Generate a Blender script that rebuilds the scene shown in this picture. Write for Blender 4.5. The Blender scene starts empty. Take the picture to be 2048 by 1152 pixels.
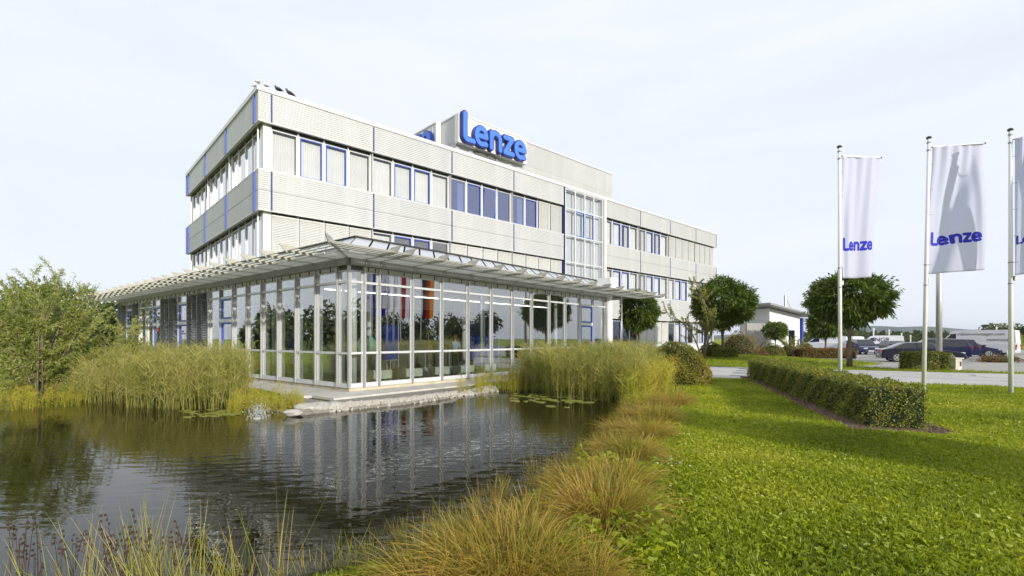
import bpy, math, random
import numpy as np
from mathutils import Vector, Matrix
from math import sin, cos, tan, pi, radians, sqrt, atan2, hypot

SC = bpy.context.scene
COL = SC.collection
RNG = np.random.default_rng(7)
random.seed(7)

# ------------------------------------------------------------------ camera
EYE = 1.70
FPX, V0, W0 = 988.0, 677.5, 2048.0
cam_d = bpy.data.cameras.new('camera'); cam = bpy.data.objects.new('camera', cam_d)
COL.objects.link(cam); SC.camera = cam
cam.location = (0, 0, EYE); cam.rotation_euler = (radians(90), 0, 0)
cam_d.sensor_width = 36.0; cam_d.lens = FPX / W0 * 36.0
cam_d.shift_y = (V0 - 576.0) / W0
cam_d.clip_start = 0.05; cam_d.clip_end = 9000.0

# ------------------------------------------------------------------ light
SUN_AZ, SUN_EL = radians(-53.0), radians(16.5)       # azimuth from +X, counter-clockwise
world = bpy.data.worlds.new('World'); SC.world = world; world.use_nodes = True
wn, wl = world.node_tree.nodes, world.node_tree.links
wn.clear()
w_out = wn.new('ShaderNodeOutputWorld'); w_bg = wn.new('ShaderNodeBackground')
w_sky = wn.new('ShaderNodeTexSky'); w_sky.sky_type = 'NISHITA'; w_sky.sun_disc = False
w_sky.sun_elevation = SUN_EL; w_sky.sun_rotation = radians(90) - SUN_AZ
w_sky.air_density = 1.0; w_sky.dust_density = 1.5; w_sky.ozone_density = 1.5
w_tc = wn.new('ShaderNodeTexCoord'); w_map = wn.new('ShaderNodeMapping')
w_map.inputs['Scale'].default_value = (1.0, 1.6, 4.5); w_map.inputs['Rotation'].default_value = (0.25, 0.12, 0.5)
w_no = wn.new('ShaderNodeTexNoise'); w_no.inputs['Scale'].default_value = 1.7
w_no.inputs['Detail'].default_value = 7; w_no.inputs['Roughness'].default_value = 0.55; w_no.inputs['Distortion'].default_value = 0.5
w_ramp = wn.new('ShaderNodeMapRange')
w_ramp.inputs['From Min'].default_value = 0.32; w_ramp.inputs['From Max'].default_value = 0.72
w_ramp.inputs['To Min'].default_value = 0.85; w_ramp.inputs['To Max'].default_value = 0.97
w_mix = wn.new('ShaderNodeMix'); w_mix.data_type = 'RGBA'
w_mix.inputs['B'].default_value = (7.9, 8.3, 9.05, 1)      # thin bright cirrus
wl.new(w_tc.outputs['Generated'], w_map.inputs['Vector']); wl.new(w_map.outputs['Vector'], w_no.inputs['Vector'])
wl.new(w_no.outputs['Fac'], w_ramp.inputs['Value']); wl.new(w_ramp.outputs['Result'], w_mix.inputs['Factor'])
wl.new(w_sky.outputs['Color'], w_mix.inputs['A']); wl.new(w_mix.outputs['Result'], w_bg.inputs['Color'])
wl.new(w_bg.outputs['Background'], w_out.inputs['Surface'])
w_bg.inputs['Strength'].default_value = 0.115

sun_d = bpy.data.lights.new('sun', 'SUN'); sun = bpy.data.objects.new('sun', sun_d); COL.objects.link(sun)
sun_d.energy = 4.1; sun_d.angle = radians(0.9); sun_d.color = (1.0, 0.955, 0.88)
sd = Vector((cos(SUN_AZ) * cos(SUN_EL), sin(SUN_AZ) * cos(SUN_EL), sin(SUN_EL)))
sun.rotation_euler = sd.to_track_quat('Z', 'Y').to_euler(); sun.location = sd * 60

SC.view_settings.view_transform = 'Standard'; SC.view_settings.look = 'None'
SC.view_settings.exposure = 0.07; SC.view_settings.gamma = 1.0; SC.view_settings.use_curve_mapping = False
SC.render.engine = 'CYCLES'
SC.cycles.max_bounces = 8; SC.cycles.transparent_max_bounces = 24
SC.cycles.diffuse_bounces = 3; SC.cycles.glossy_bounces = 4; SC.cycles.transmission_bounces = 4
SC.cycles.use_denoising = True
SC.cycles.caustics_reflective = False; SC.cycles.caustics_refractive = False

# ------------------------------------------------------------------ materials
def _new(name):
    m = bpy.data.materials.new(name); m.use_nodes = True
    nt = m.node_tree; b = nt.nodes['Principled BSDF']; return m, nt, b

def mat(name, col, rough=0.6, metal=0.0, var=0.12, scale=3.0, bump=0.0, bscale=40.0, spec=0.5, detail=4, stretch=None, coat=0.0, rv=0.035):
    """Painted / stone / metal surface: colour mottled by noise, optional fine relief."""
    m, nt, b = _new(name); N, L = nt.nodes, nt.links
    tc = N.new('ShaderNodeTexCoord'); no = N.new('ShaderNodeTexNoise')
    mp = N.new('ShaderNodeMapping'); L.new(tc.outputs['Object'], mp.inputs['Vector'])
    if stretch: mp.inputs['Scale'].default_value = stretch
    L.new(mp.outputs['Vector'], no.inputs['Vector'])
    no.inputs['Scale'].default_value = scale; no.inputs['Detail'].default_value = detail
    mr = N.new('ShaderNodeMapRange'); mr.inputs['To Min'].default_value = 1 - var; mr.inputs['To Max'].default_value = 1 + var
    mr.inputs['From Min'].default_value = 0.3; mr.inputs['From Max'].default_value = 0.7
    L.new(no.outputs['Fac'], mr.inputs['Value'])
    mx = N.new('ShaderNodeVectorMath'); mx.operation = 'SCALE'
    oi = N.new('ShaderNodeObjectInfo'); r1 = N.new('ShaderNodeMapRange'); r1.inputs['To Min'].default_value = 1 - rv; r1.inputs['To Max'].default_value = 1 + rv
    L.new(oi.outputs['Random'], r1.inputs['Value']); mm = N.new('ShaderNodeMath'); mm.operation = 'MULTIPLY'
    L.new(mr.outputs['Result'], mm.inputs[0]); L.new(r1.outputs['Result'], mm.inputs[1])
    mx.inputs[0].default_value = col[:3]; L.new(mm.outputs[0], mx.inputs['Scale'])
    L.new(mx.outputs['Vector'], b.inputs['Base Color'])
    b.inputs['Roughness'].default_value = rough; b.inputs['Metallic'].default_value = metal
    b.inputs['Specular IOR Level'].default_value = spec
    if coat: b.inputs['Coat Weight'].default_value = coat; b.inputs['Coat Roughness'].default_value = 0.04
    if bump:
        n2 = N.new('ShaderNodeTexNoise'); n2.inputs['Scale'].default_value = bscale; n2.inputs['Detail'].default_value = 6
        L.new(mp.outputs['Vector'], n2.inputs['Vector'])
        bp = N.new('ShaderNodeBump'); bp.inputs['Strength'].default_value = bump; bp.inputs['Distance'].default_value = 0.02
        L.new(n2.outputs['Fac'], bp.inputs['Height']); L.new(bp.outputs['Normal'], b.inputs['Normal'])
    return m

def leafmat(name, cols, rough=0.5, trans=0.3, per='island', big=0.35, wi=0.55, wb=0.45):
    """Foliage: colour picked per leaf from a ramp, drifting slowly through space, thin enough to pass light."""
    m, nt, b = _new(name); N, L = nt.nodes, nt.links
    g = N.new('ShaderNodeNewGeometry'); oi = N.new('ShaderNodeObjectInfo'); tc = N.new('ShaderNodeTexCoord')
    no = N.new('ShaderNodeTexNoise'); no.inputs['Scale'].default_value = big; no.inputs['Detail'].default_value = 3
    L.new(g.outputs['Position'], no.inputs['Vector'])
    a = N.new('ShaderNodeMath'); a.operation = 'MULTIPLY_ADD'; a.inputs[1].default_value = wi
    L.new(g.outputs['Random Per Island'], a.inputs[0])
    mr = N.new('ShaderNodeMapRange'); mr.inputs['From Min'].default_value = 0.3; mr.inputs['From Max'].default_value = 0.7
    mr.inputs['To Min'].default_value = 0.0; mr.inputs['To Max'].default_value = wb
    L.new(no.outputs['Fac'], mr.inputs['Value']); L.new(mr.outputs['Result'], a.inputs[2])
    cr = N.new('ShaderNodeValToRGB'); els = cr.color_ramp.elements
    while len(els) < len(cols): els.new(0.5)
    for i, c in enumerate(cols):
        els[i].position = i / (len(cols) - 1); els[i].color = (*c, 1)
    L.new(a.outputs[0], cr.inputs['Fac']); L.new(cr.outputs['Color'], b.inputs['Base Color'])
    b.inputs['Roughness'].default_value = rough; b.inputs['Specular IOR Level'].default_value = 0.35
    tr = N.new('ShaderNodeBsdfTranslucent'); L.new(cr.outputs['Color'], tr.inputs['Color'])
    mx = N.new('ShaderNodeMixShader'); mx.inputs['Fac'].default_value = trans
    L.new(b.outputs['BSDF'], mx.inputs[1]); L.new(tr.outputs['BSDF'], mx.inputs[2])
    L.new(mx.outputs['Shader'], nt.nodes['Material Output'].inputs['Surface'])
    return m

def glassmat(name, tint=(0.8, 0.88, 0.84), base=0.12, gain=1.0, rough=0.0, gcol=(1, 1, 1)):
    """Coated architectural glass: mirror share rises with Fresnel, the rest passes straight through."""
    m, nt, b = _new(name); N, L = nt.nodes, nt.links
    N.remove(b)
    g = N.new('ShaderNodeNewGeometry'); dt = N.new('ShaderNodeVectorMath'); dt.operation = 'DOT_PRODUCT'
    L.new(g.outputs['Normal'], dt.inputs[0]); L.new(g.outputs['Incoming'], dt.inputs[1])
    ab = N.new('ShaderNodeMath'); ab.operation = 'ABSOLUTE'; L.new(dt.outputs['Value'], ab.inputs[0])
    om = N.new('ShaderNodeMath'); om.operation = 'SUBTRACT'; om.inputs[0].default_value = 1.0; L.new(ab.outputs[0], om.inputs[1])
    fr = N.new('ShaderNodeMath'); fr.operation = 'POWER'; fr.inputs[1].default_value = 4.0; L.new(om.outputs[0], fr.inputs[0])
    tc = N.new('ShaderNodeTexCoord')
    no = N.new('ShaderNodeTexNoise'); no.inputs['Scale'].default_value = 0.9; no.inputs['Detail'].default_value = 1
    L.new(tc.outputs['Object'], no.inputs['Vector'])
    bp = N.new('ShaderNodeBump'); bp.inputs['Strength'].default_value = 0.06; bp.inputs['Distance'].default_value = 0.02
    L.new(no.outputs['Fac'], bp.inputs['Height'])
    ma = N.new('ShaderNodeMath'); ma.operation = 'MULTIPLY_ADD'; ma.use_clamp = True
    ma.inputs[1].default_value = gain; ma.inputs[2].default_value = base
    L.new(fr.outputs[0], ma.inputs[0])
    t = N.new('ShaderNodeBsdfTransparent'); t.inputs['Color'].default_value = (*tint, 1)
    gl = N.new('ShaderNodeBsdfGlossy'); gl.inputs['Roughness'].default_value = rough; gl.inputs['Color'].default_value = (*gcol, 1)
    L.new(bp.outputs['Normal'], gl.inputs['Normal'])
    mx = N.new('ShaderNodeMixShader'); L.new(ma.outputs[0], mx.inputs['Fac'])
    L.new(t.outputs['BSDF'], mx.inputs[1]); L.new(gl.outputs['BSDF'], mx.inputs[2])
    L.new(mx.outputs['Shader'], N['Material Output'].inputs['Surface'])
    return m

def emit(name, col, s):
    m, nt, b = _new(name)
    b.inputs['Emission Color'].default_value = (*col, 1); b.inputs['Emission Strength'].default_value = s
    b.inputs['Base Color'].default_value = (*col, 1); return m

M = {}
M['clad'] = mat('ribbed_cladding', (0.57, 0.573, 0.568), 0.45, 0.12, 0.05, 1.1, stretch=(2.2, 2.2, .35))
M['coping'] = mat('coping_metal', (0.68, 0.677, 0.665), 0.4, 0.2, 0.04)
M['white'] = mat('white_paint', (0.76, 0.76, 0.745), 0.45, 0, 0.04)
M['wframe'] = mat('white_frame', (0.60, 0.61, 0.61), 0.4, 0.1, 0.04)
M['blue'] = mat('blue_frame', (0.028, 0.085, 0.44), 0.4, 0, 0.1)
M['navy'] = mat('navy_joint', (0.012, 0.028, 0.13), 0.45, 0, 0.1)
M['alu'] = mat('aluminium', (0.50, 0.505, 0.49), 0.38, 0.55, 0.06)
M['alud'] = mat('dull_aluminium', (0.30, 0.30, 0.285), 0.45, 0.35, 0.08)
M['beige'] = mat('sand_coated_metal', (0.43, 0.415, 0.355), 0.45, 0.15, 0.07)
M['dark'] = mat('dark_gap', (0.03, 0.03, 0.03), 0.7, 0, 0.1)
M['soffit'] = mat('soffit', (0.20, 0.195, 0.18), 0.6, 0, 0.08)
M['roofsheet'] = mat('roof_sheet', (0.66, 0.68, 0.70), 0.32, 0.5, 0.04)
M['curtain'] = mat('curtain_cloth', (0.66, 0.655, 0.635), 0.85, 0, 0.04, 2)
M['blind'] = mat('blind_slat', (0.64, 0.63, 0.59), 0.4, 0.15, 0.05, 0.5, stretch=(1, 1, 3))
M['blindg'] = mat('grey_blind_slat', (0.40, 0.41, 0.43), 0.35, 0.4, 0.06)
M['screen'] = mat('dark_screen_slat', (0.085, 0.083, 0.078), 0.45, 0.3, 0.15)
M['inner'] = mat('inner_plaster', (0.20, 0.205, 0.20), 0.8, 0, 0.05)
M['frost'] = None
M['stairpanel'] = mat('stair_panel', (0.50, 0.52, 0.53), 0.8, 0, 0.05)
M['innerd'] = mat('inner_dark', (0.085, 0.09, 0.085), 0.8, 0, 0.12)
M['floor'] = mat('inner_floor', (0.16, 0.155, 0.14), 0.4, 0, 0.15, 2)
M['concrete'] = mat('terrace_concrete', (0.54, 0.515, 0.46), 0.85, 0, 0.14, 1.6, 0.25, 60)
M['plinth'] = mat('plinth_stone', (0.50, 0.455, 0.33), 0.8, 0, 0.14, 3, 0.2)
M['slab'] = mat('paving_stone', (0.47, 0.455, 0.43), 0.85, 0, 0.10, 0.9, 0.3, 50, rv=.08)
M['slabd'] = mat('dark_paving_stone', (0.22, 0.22, 0.22), 0.85, 0, 0.1, 0.9, 0.3, 50)
M['asphalt'] = mat('car_park_paving', (0.33, 0.315, 0.285), 0.9, 0, 0.1, 0.3, 0.2, 30)
M['glass'] = glassmat('pavilion_glass', (0.955, 0.98, 0.965), 0.24, 0.85)
M['oglass'] = glassmat('office_glass', (0.975, 0.98, 0.985), 0.05, 0.8)
M['sideglass'] = glassmat('shaded_side_glass', (0.95, 0.965, 0.975), 0.40, 0.8)
M['skyglass'] = glassmat('sky_tinted_office_glass', (0.74, 0.78, 0.93), 0.24, 0.9, gcol=(0.76, 0.79, 1.0))  # blue of the mirrored sky is put into the glass colour
M['signblue'] = mat('sign_face_blue', (0.065, 0.19, 0.70), 0.35, 0, 0.05)
M['signnavy'] = mat('sign_edge_navy', (0.012, 0.025, 0.20), 0.4, 0, 0.05)
M['lamp'] = emit('strip_light', (1.0, 0.98, 0.93), 4.0)
M['bark'] = mat('bark', (0.20, 0.155, 0.105), 0.9, 0, 0.35, 9, 0.8, 35, stretch=(1, 1, 0.25))
M['barkp'] = mat('pale_bark', (0.26, 0.215, 0.15), 0.9, 0, 0.3, 9, 0.5, 35)
M['rubber'] = mat('rubber', (0.02, 0.02, 0.02), 0.8, 0, 0.1)
M['black'] = mat('black_plastic', (0.018, 0.018, 0.02), 0.45, 0, 0.1)
M['stone'] = mat('pale_stone', (0.44, 0.42, 0.36), 0.85, 0, 0.22, 5, 0.6, 14)
M['pebble'] = mat('pebble', (0.42, 0.39, 0.33), 0.8, 0, 0.45, 9)
M['gravel'] = mat('gravel', (0.27, 0.25, 0.21), 0.95, 0, 0.4, 30, 1.0, 60)
M['mulch'] = mat('bark_mulch', (0.17, 0.115, 0.075), 0.95, 0, 0.5, 22, 1.0, 45)
M['lawnleaf'] = leafmat('lawn_leaf', [(0.095, 0.135, 0.006), (0.21, 0.27, 0.010), (0.36, 0.41, 0.02), (0.52, 0.50, 0.06)], 0.42, 0.4, big=0.45, wi=0.45, wb=0.6)
M['reed'] = leafmat('reed_leaf', [(0.19, 0.22, 0.045), (0.37, 0.365, 0.085), (0.52, 0.47, 0.15), (0.64, 0.55, 0.26)], 0.5, 0.5, big=0.9)
M['reedg'] = leafmat('green_reed_leaf', [(0.15, 0.20, 0.04), (0.30, 0.32, 0.07), (0.46, 0.41, 0.11), (0.60, 0.49, 0.19)], 0.5, 0.5, big=0.9)
M['straw'] = leafmat('tussock_blade', [(0.13, 0.18, 0.018), (0.30, 0.265, 0.034), (0.47, 0.31, 0.058), (0.56, 0.38, 0.13)], 0.5, 0.35, big=1.2)
M['strawy'] = leafmat('yellow_grass_blade', [(0.20, 0.25, 0.022), (0.38, 0.37, 0.035), (0.52, 0.43, 0.06), (0.56, 0.43, 0.13)], 0.5, 0.35, big=1.2)
M['rush'] = leafmat('rush_blade', [(0.15, 0.22, 0.022), (0.33, 0.35, 0.045), (0.48, 0.41, 0.09), (0.36, 0.21, 0.07)], 0.5, 0.3, big=1.0)
M['seed'] = mat('rush_seed', (0.055, 0.030, 0.014), 0.8, 0, 0.3, 20)
M['willow'] = leafmat('willow_leaf', [(0.14, 0.19, 0.03), (0.26, 0.31, 0.05), (0.37, 0.40, 0.09), (0.50, 0.48, 0.17)], 0.45, 0.35, big=0.7)
M['treeleaf'] = leafmat('round_tree_leaf', [(0.03, 0.06, 0.007), (0.065, 0.115, 0.013), (0.125, 0.18, 0.022), (0.23, 0.27, 0.035)], 0.42, 0.28, big=0.9)
M['fartree'] = leafmat('far_tree_leaf', [(0.028, 0.052, 0.014), (0.055, 0.09, 0.022), (0.10, 0.125, 0.028), (0.14, 0.145, 0.035)], 0.6, 0.2, big=0.15)
M['birch'] = leafmat('birch_leaf', [(0.15, 0.19, 0.035), (0.28, 0.30, 0.06), (0.42, 0.37, 0.10)], 0.5, 0.35)
M['hedge'] = leafmat('hedge_leaf', [(0.065, 0.10, 0.009), (0.145, 0.175, 0.016), (0.25, 0.25, 0.026), (0.35, 0.29, 0.035)], 0.5, 0.2, big=1.2)
M['bush'] = leafmat('bush_leaf', [(0.07, 0.115, 0.012), (0.15, 0.175, 0.018), (0.29, 0.24, 0.025), (0.42, 0.25, 0.03)], 0.5, 0.25, big=0.8)
M['redbush'] = leafmat('rusty_bush_leaf', [(0.085, 0.07, 0.015), (0.17, 0.105, 0.024), (0.25, 0.13, 0.03), (0.17, 0.16, 0.025)], 0.55, 0.2, big=0.8)
M['drybush'] = leafmat('dry_bush_leaf', [(0.16, 0.125, 0.04), (0.25, 0.19, 0.06), (0.36, 0.27, 0.09)], 0.6, 0.3)
M['hedgecore'] = mat('hedge_core', (0.022, 0.03, 0.008), 0.95, 0, 0.3, 8)
M['lily'] = leafmat('lily_pad', [(0.12, 0.16, 0.03), (0.22, 0.23, 0.045), (0.32, 0.30, 0.08)], 0.35, 0.1)
M['chrome'] = mat('chrome', (0.6, 0.6, 0.6), 0.2, 0.9, 0.03)
M['carglass'] = mat('car_glass', (0.012, 0.014, 0.016), 0.05, 0, 0.05, spec=0.9)
M['carblue'] = mat('dark_blue_car_paint', (0.006, 0.011, 0.055), 0.3, 0.0, 0.05, spec=.35, coat=0.5)
M['carnavy'] = mat('navy_car_paint', (0.004, 0.006, 0.022), 0.3, 0.0, 0.05, spec=.35, coat=0.5)
M['carblack'] = mat('black_car_paint', (0.012, 0.013, 0.016), 0.3, 0.3, 0.05, coat=1.0)
M['vanwhite'] = mat('white_van_paint', (0.74, 0.75, 0.76), 0.35, 0, 0.04, coat=0.6)
M['taillight'] = mat('tail_light_red', (0.42, 0.012, 0.012), 0.2, 0, 0.05)
M['headlight'] = mat('head_light_lens', (0.75, 0.77, 0.80), 0.1, 0.3, 0.05)
M['plate'] = mat('number_plate', (0.75, 0.75, 0.75), 0.5, 0, 0.03)
M['flag'] = None

def frosted(name, col, trans):
    m, nt, b = _new(name); b.inputs['Base Color'].default_value = (*col, 1); b.inputs['Roughness'].default_value = .5
    t = nt.nodes.new('ShaderNodeBsdfTranslucent'); t.inputs['Color'].default_value = (*col, 1); mx = nt.nodes.new('ShaderNodeMixShader'); mx.inputs[0].default_value = trans
    nt.links.new(b.outputs[0], mx.inputs[1]); nt.links.new(t.outputs[0], mx.inputs[2]); nt.links.new(mx.outputs[0], nt.nodes['Material Output'].inputs['Surface']); return m
M['frost'] = frosted('frosted_lath', (.80, .80, .77), .55)

# ------------------------------------------------------------------ mesh helpers
class MB:
    """Collects faces; build() links them as ONE mesh object."""
    def __init__(s): s.v = []; s.f = []; s.mi = []
    def add(s, vs, fs, mi=0):
        o = len(s.v); s.v += [tuple(p) for p in vs]; s.f += [tuple(i + o for i in f) for f in fs]; s.mi += [mi] * len(fs); return s
    def box(s, x0, x1, y0, y1, z0, z1, mi=0):
        vs = [(x0, y0, z0), (x1, y0, z0), (x1, y1, z0), (x0, y1, z0), (x0, y0, z1), (x1, y0, z1), (x1, y1, z1), (x0, y1, z1)]
        return s.add(vs, [(0, 3, 2, 1), (4, 5, 6, 7), (0, 1, 5, 4), (1, 2, 6, 5), (2, 3, 7, 6), (3, 0, 4, 7)], mi)
    def prism(s, poly, fn, a0, a1, mi=0):
        """poly = list of 2D points; fn(a, p, q) -> xyz; extruded from a0 to a1"""
        n = len(poly); vs = [fn(a0, *p) for p in poly] + [fn(a1, *p) for p in poly]
        fs = [tuple(range(n))[::-1], tuple(range(n, 2 * n))] + [(i, (i + 1) % n, n + (i + 1) % n, n + i) for i in range(n)]
        return s.add(vs, fs, mi)
    def tube(s, pts, rads, n=8, caps=True, mi=0):
        pts = [Vector(p) for p in pts]
        if not hasattr(rads, '__len__'): rads = [rads] * len(pts)
        vs, fs = [], []
        for i, p in enumerate(pts):
            d = (pts[min(i + 1, len(pts) - 1)] - pts[max(i - 1, 0)]).normalized()
            u = d.cross(Vector((0, 0, 1)))
            if u.length < 1e-3: u = d.cross(Vector((1, 0, 0)))
            u.normalize(); w = d.cross(u)
            for k in range(n):
                a = 2 * pi * k / n; vs.append(p + (u * cos(a) + w * sin(a)) * rads[i])
        for i in range(len(pts) - 1):
            for k in range(n):
                fs.append((i * n + k, i * n + (k + 1) % n, (i + 1) * n + (k + 1) % n, (i + 1) * n + k))
        if caps: fs += [tuple(range(n))[::-1], tuple(range((len(pts) - 1) * n, len(pts) * n))]
        return s.add(vs, fs, mi)
    def lathe(s, prof, n=16, c=(0, 0, 0), mi=0):
        vs, fs = [], []
        for r, z in prof:
            for k in range(n):
                a = 2 * pi * k / n; vs.append((c[0] + r * cos(a), c[1] + r * sin(a), c[2] + z))
        m = len(prof)
        for i in range(m - 1):
            for k in range(n): fs.append((i * n + k, i * n + (k + 1) % n, (i + 1) * n + (k + 1) % n, (i + 1) * n + k))
        fs += [tuple(range(n))[::-1], tuple(range((m - 1) * n, m * n))]
        return s.add(vs, fs, mi)
    def mesh(s, name, mats, smooth=False):
        me = bpy.data.meshes.new(name); me.from_pydata(s.v, [], s.f)
        mats = mats if isinstance(mats, (list, tuple)) else [mats]
        for m in mats: me.materials.append(m)
        if len(mats) > 1: me.polygons.foreach_set('material_index', s.mi)
        if smooth: me.polygons.foreach_set('use_smooth', [True] * len(me.polygons))
        me.update(); return me
    def build(s, name, mats, parent=None, loc=None, smooth=False):
        return put(name, s.mesh(name, mats, smooth), parent, loc)

def put(name, me, parent=None, loc=None, rz=None):
    o = bpy.data.objects.new(name, me); COL.objects.link(o)
    if parent: o.parent = parent
    if loc is not None: o.location = loc
    if rz is not None: o.rotation_euler = (0, 0, rz)
    return o

def empty(name, loc=(0, 0, 0), rz=0.0):
    o = bpy.data.objects.new(name, None); COL.objects.link(o); o.empty_display_size = 0.3
    o.location = loc; o.rotation_euler = (0, 0, rz); return o

def tag(o, label, cat, group=None):
    o['label'] = label; o['category'] = cat
    if group: o['group'] = group
    return o
def struct(o): o['kind'] = 'structure'; return o
def stuff(o): o['kind'] = 'stuff'; return o

def np_mesh(name, V, pattern, mats, smooth=False, mi=None):
    """V: (n, k, 3) copies of a k-vertex motif; pattern: faces of one motif."""
    n, k, _ = V.shape
    me = bpy.data.meshes.new(name)
    loops = np.array([i for f in pattern for i in f]); nl = len(loops); nf = len(pattern)
    lt = np.array([len(f) for f in pattern])
    me.vertices.add(n * k); me.vertices.foreach_set('co', V.astype(np.float32).ravel())
    L = (loops[None, :] + (np.arange(n) * k)[:, None]).ravel()
    me.loops.add(n * nl); me.loops.foreach_set('vertex_index', L.astype(np.int32))
    me.polygons.add(n * nf)
    st = np.concatenate([[0], np.cumsum(lt)[:-1]])
    me.polygons.foreach_set('loop_start', ((np.arange(n) * nl)[:, None] + st[None, :]).ravel().astype(np.int32))
    me.polygons.foreach_set('loop_total', np.tile(lt, n).astype(np.int32))
    mats = mats if isinstance(mats, (list, tuple)) else [mats]
    for m in mats: me.materials.append(m)
    if mi is not None: me.polygons.foreach_set('material_index', np.repeat(mi, nf).astype(np.int32))
    if smooth: me.polygons.foreach_set('use_smooth', np.ones(n * nf, bool))
    me.update(calc_edges=True); return me

def unit(v): return v / np.maximum(np.linalg.norm(v, axis=-1, keepdims=True), 1e-9)

def leaves(P, D, length, width, rng, droop=0.25, fold=0.15, face=None):
    """diamond leaves: one quad each, base at P, pointing along D"""
    n = len(P); D = unit(D); L = length * rng.uniform(0.65, 1.3, (n, 1)); Wd = width * rng.uniform(0.7, 1.25, (n, 1))
    S = unit(np.cross(D, unit(rng.normal(size=(n, 3))))) if face is None else unit(np.cross(D, face + rng.normal(0, .45, (n, 3))))
    Nn = np.cross(S, D)
    mid = P + D * L * 0.45
    tip = P + D * L + np.array([0, 0, -1.0]) * L * droop
    return np.stack([P, mid + S * Wd / 2 + Nn * Wd * fold, tip, mid - S * Wd / 2 + Nn * Wd * fold], 1)
LEAF = [(0, 1, 2, 3)]

def ribbons(P, D, length, width, rng, grav=0.5, seg=4, lj=0.25, twist=None):
    """curved tapering blades with seg segments"""
    n = len(P); D = unit(D); L = np.asarray(length) * rng.uniform(1 - lj, 1 + lj, n); L = L[:, None]
    S = unit(np.cross(D, np.array([0, 0, 1.0])) + 1e-4) if twist is None else unit(np.cross(D, unit(rng.normal(size=(n, 3)))))
    g = np.asarray(grav) * np.ones(n); g = g[:, None]
    out = []; Wd = np.asarray(width) * np.ones(n); Wd = Wd[:, None]
    for i in range(seg + 1):
        t = i / seg
        c = P + D * L * t + np.array([0, 0, -1.0]) * g * L * t * t
        if i < seg:
            w = Wd * (1 - 0.75 * t ** 1.5) / 2
            out += [c - S * w, c + S * w]
        else: out.append(c)
    return np.stack(out, 1)
def rib_pat(seg):
    f = [(2 * i, 2 * i + 1, 2 * i + 3, 2 * i + 2) for i in range(seg - 1)]
    return f + [(2 * seg - 2, 2 * seg - 1, 2 * seg)]

PROTO = bpy.data.collections.new('prototypes')        # never linked to the scene
def proto_coll(name, meshes):
    c = bpy.data.collections.new(name)
    for i, me in enumerate(meshes):
        c.objects.link(bpy.data.objects.new(name + '_piece', me))
    return c

def scatter(name, pts, meshes, smin, smax, tilt=0.15, scales=None, seed=1):
    """one stuff object: instances of the meshes on the given points (geometry nodes)"""
    pts = np.asarray(pts, dtype=np.float32)
    me = bpy.data.meshes.new(name); me.vertices.add(len(pts)); me.vertices.foreach_set('co', pts.ravel()); me.update()
    a = me.attributes.new('sc', 'FLOAT', 'POINT')
    a.data.foreach_set('value', np.ones(len(pts), np.float32) if scales is None else np.asarray(scales, np.float32))
    o = put(name, me)
    ng = bpy.data.node_groups.new(name, 'GeometryNodeTree')
    ng.interface.new_socket('Geometry', in_out='INPUT', socket_type='NodeSocketGeometry')
    ng.interface.new_socket('Geometry', in_out='OUTPUT', socket_type='NodeSocketGeometry')
    N, L = ng.nodes, ng.links
    gi, go = N.new('NodeGroupInput'), N.new('NodeGroupOutput')
    ip = N.new('GeometryNodeInstanceOnPoints'); ci = N.new('GeometryNodeCollectionInfo')
    ci.inputs['Collection'].default_value = proto_coll(name, meshes)
    ci.inputs['Separate Children'].default_value = True; ci.inputs['Reset Children'].default_value = True
    rr = N.new('FunctionNodeRandomValue'); rr.data_type = 'FLOAT_VECTOR'
    rr.inputs[0].default_value = (-tilt, -tilt, 0); rr.inputs[1].default_value = (tilt, tilt, 6.283); rr.inputs['Seed'].default_value = seed
    rs = N.new('FunctionNodeRandomValue'); rs.data_type = 'FLOAT'
    rs.inputs[2].default_value = smin; rs.inputs[3].default_value = smax; rs.inputs['Seed'].default_value = seed + 5
    na = N.new('GeometryNodeInputNamedAttribute'); na.data_type = 'FLOAT'; na.inputs['Name'].default_value = 'sc'
    mu = N.new('ShaderNodeMath'); mu.operation = 'MULTIPLY'
    L.new(rs.outputs[1], mu.inputs[0]); L.new(na.outputs[0], mu.inputs[1])
    L.new(gi.outputs[0], ip.inputs['Points']); L.new(ci.outputs[0], ip.inputs['Instance'])
    ip.inputs['Pick Instance'].default_value = True
    L.new(rr.outputs[0], ip.inputs['Rotation']); L.new(mu.outputs[0], ip.inputs['Scale'])
    L.new(ip.outputs[0], go.inputs[0])
    md = o.modifiers.new('scatter', 'NODES'); md.node_group = ng
    return stuff(o)

def at(u, v, z=0.0):
    """ground-measuring aid: where the sight line through photo pixel (u, v) meets height z"""
    Y = (EYE - z) * FPX / (v - V0); return ((u - 1024) / FPX * Y, Y)

# signed distance to a polygon (positive outside)
def poly_sd(P, poly):
    P = np.asarray(P, float); poly = np.asarray(poly, float)
    d = np.full(len(P), 1e9); inside = np.zeros(len(P), bool); n = len(poly)
    for i in range(n):
        a, b = poly[i], poly[(i + 1) % n]; e = b - a; w = P - a
        t = np.clip((w @ e) / (e @ e), 0, 1); q = w - t[:, None] * e
        d = np.minimum(d, (q ** 2).sum(1))
        c = (a[1] > P[:, 1]) != (b[1] > P[:, 1])
        with np.errstate(divide='ignore', invalid='ignore'):
            xi = (b[0] - a[0]) * (P[:, 1] - a[1]) / (b[1] - a[1]) + a[0]
        inside ^= c & (P[:, 0] < xi)
    d = np.sqrt(d); return np.where(inside, -d, d)

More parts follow.
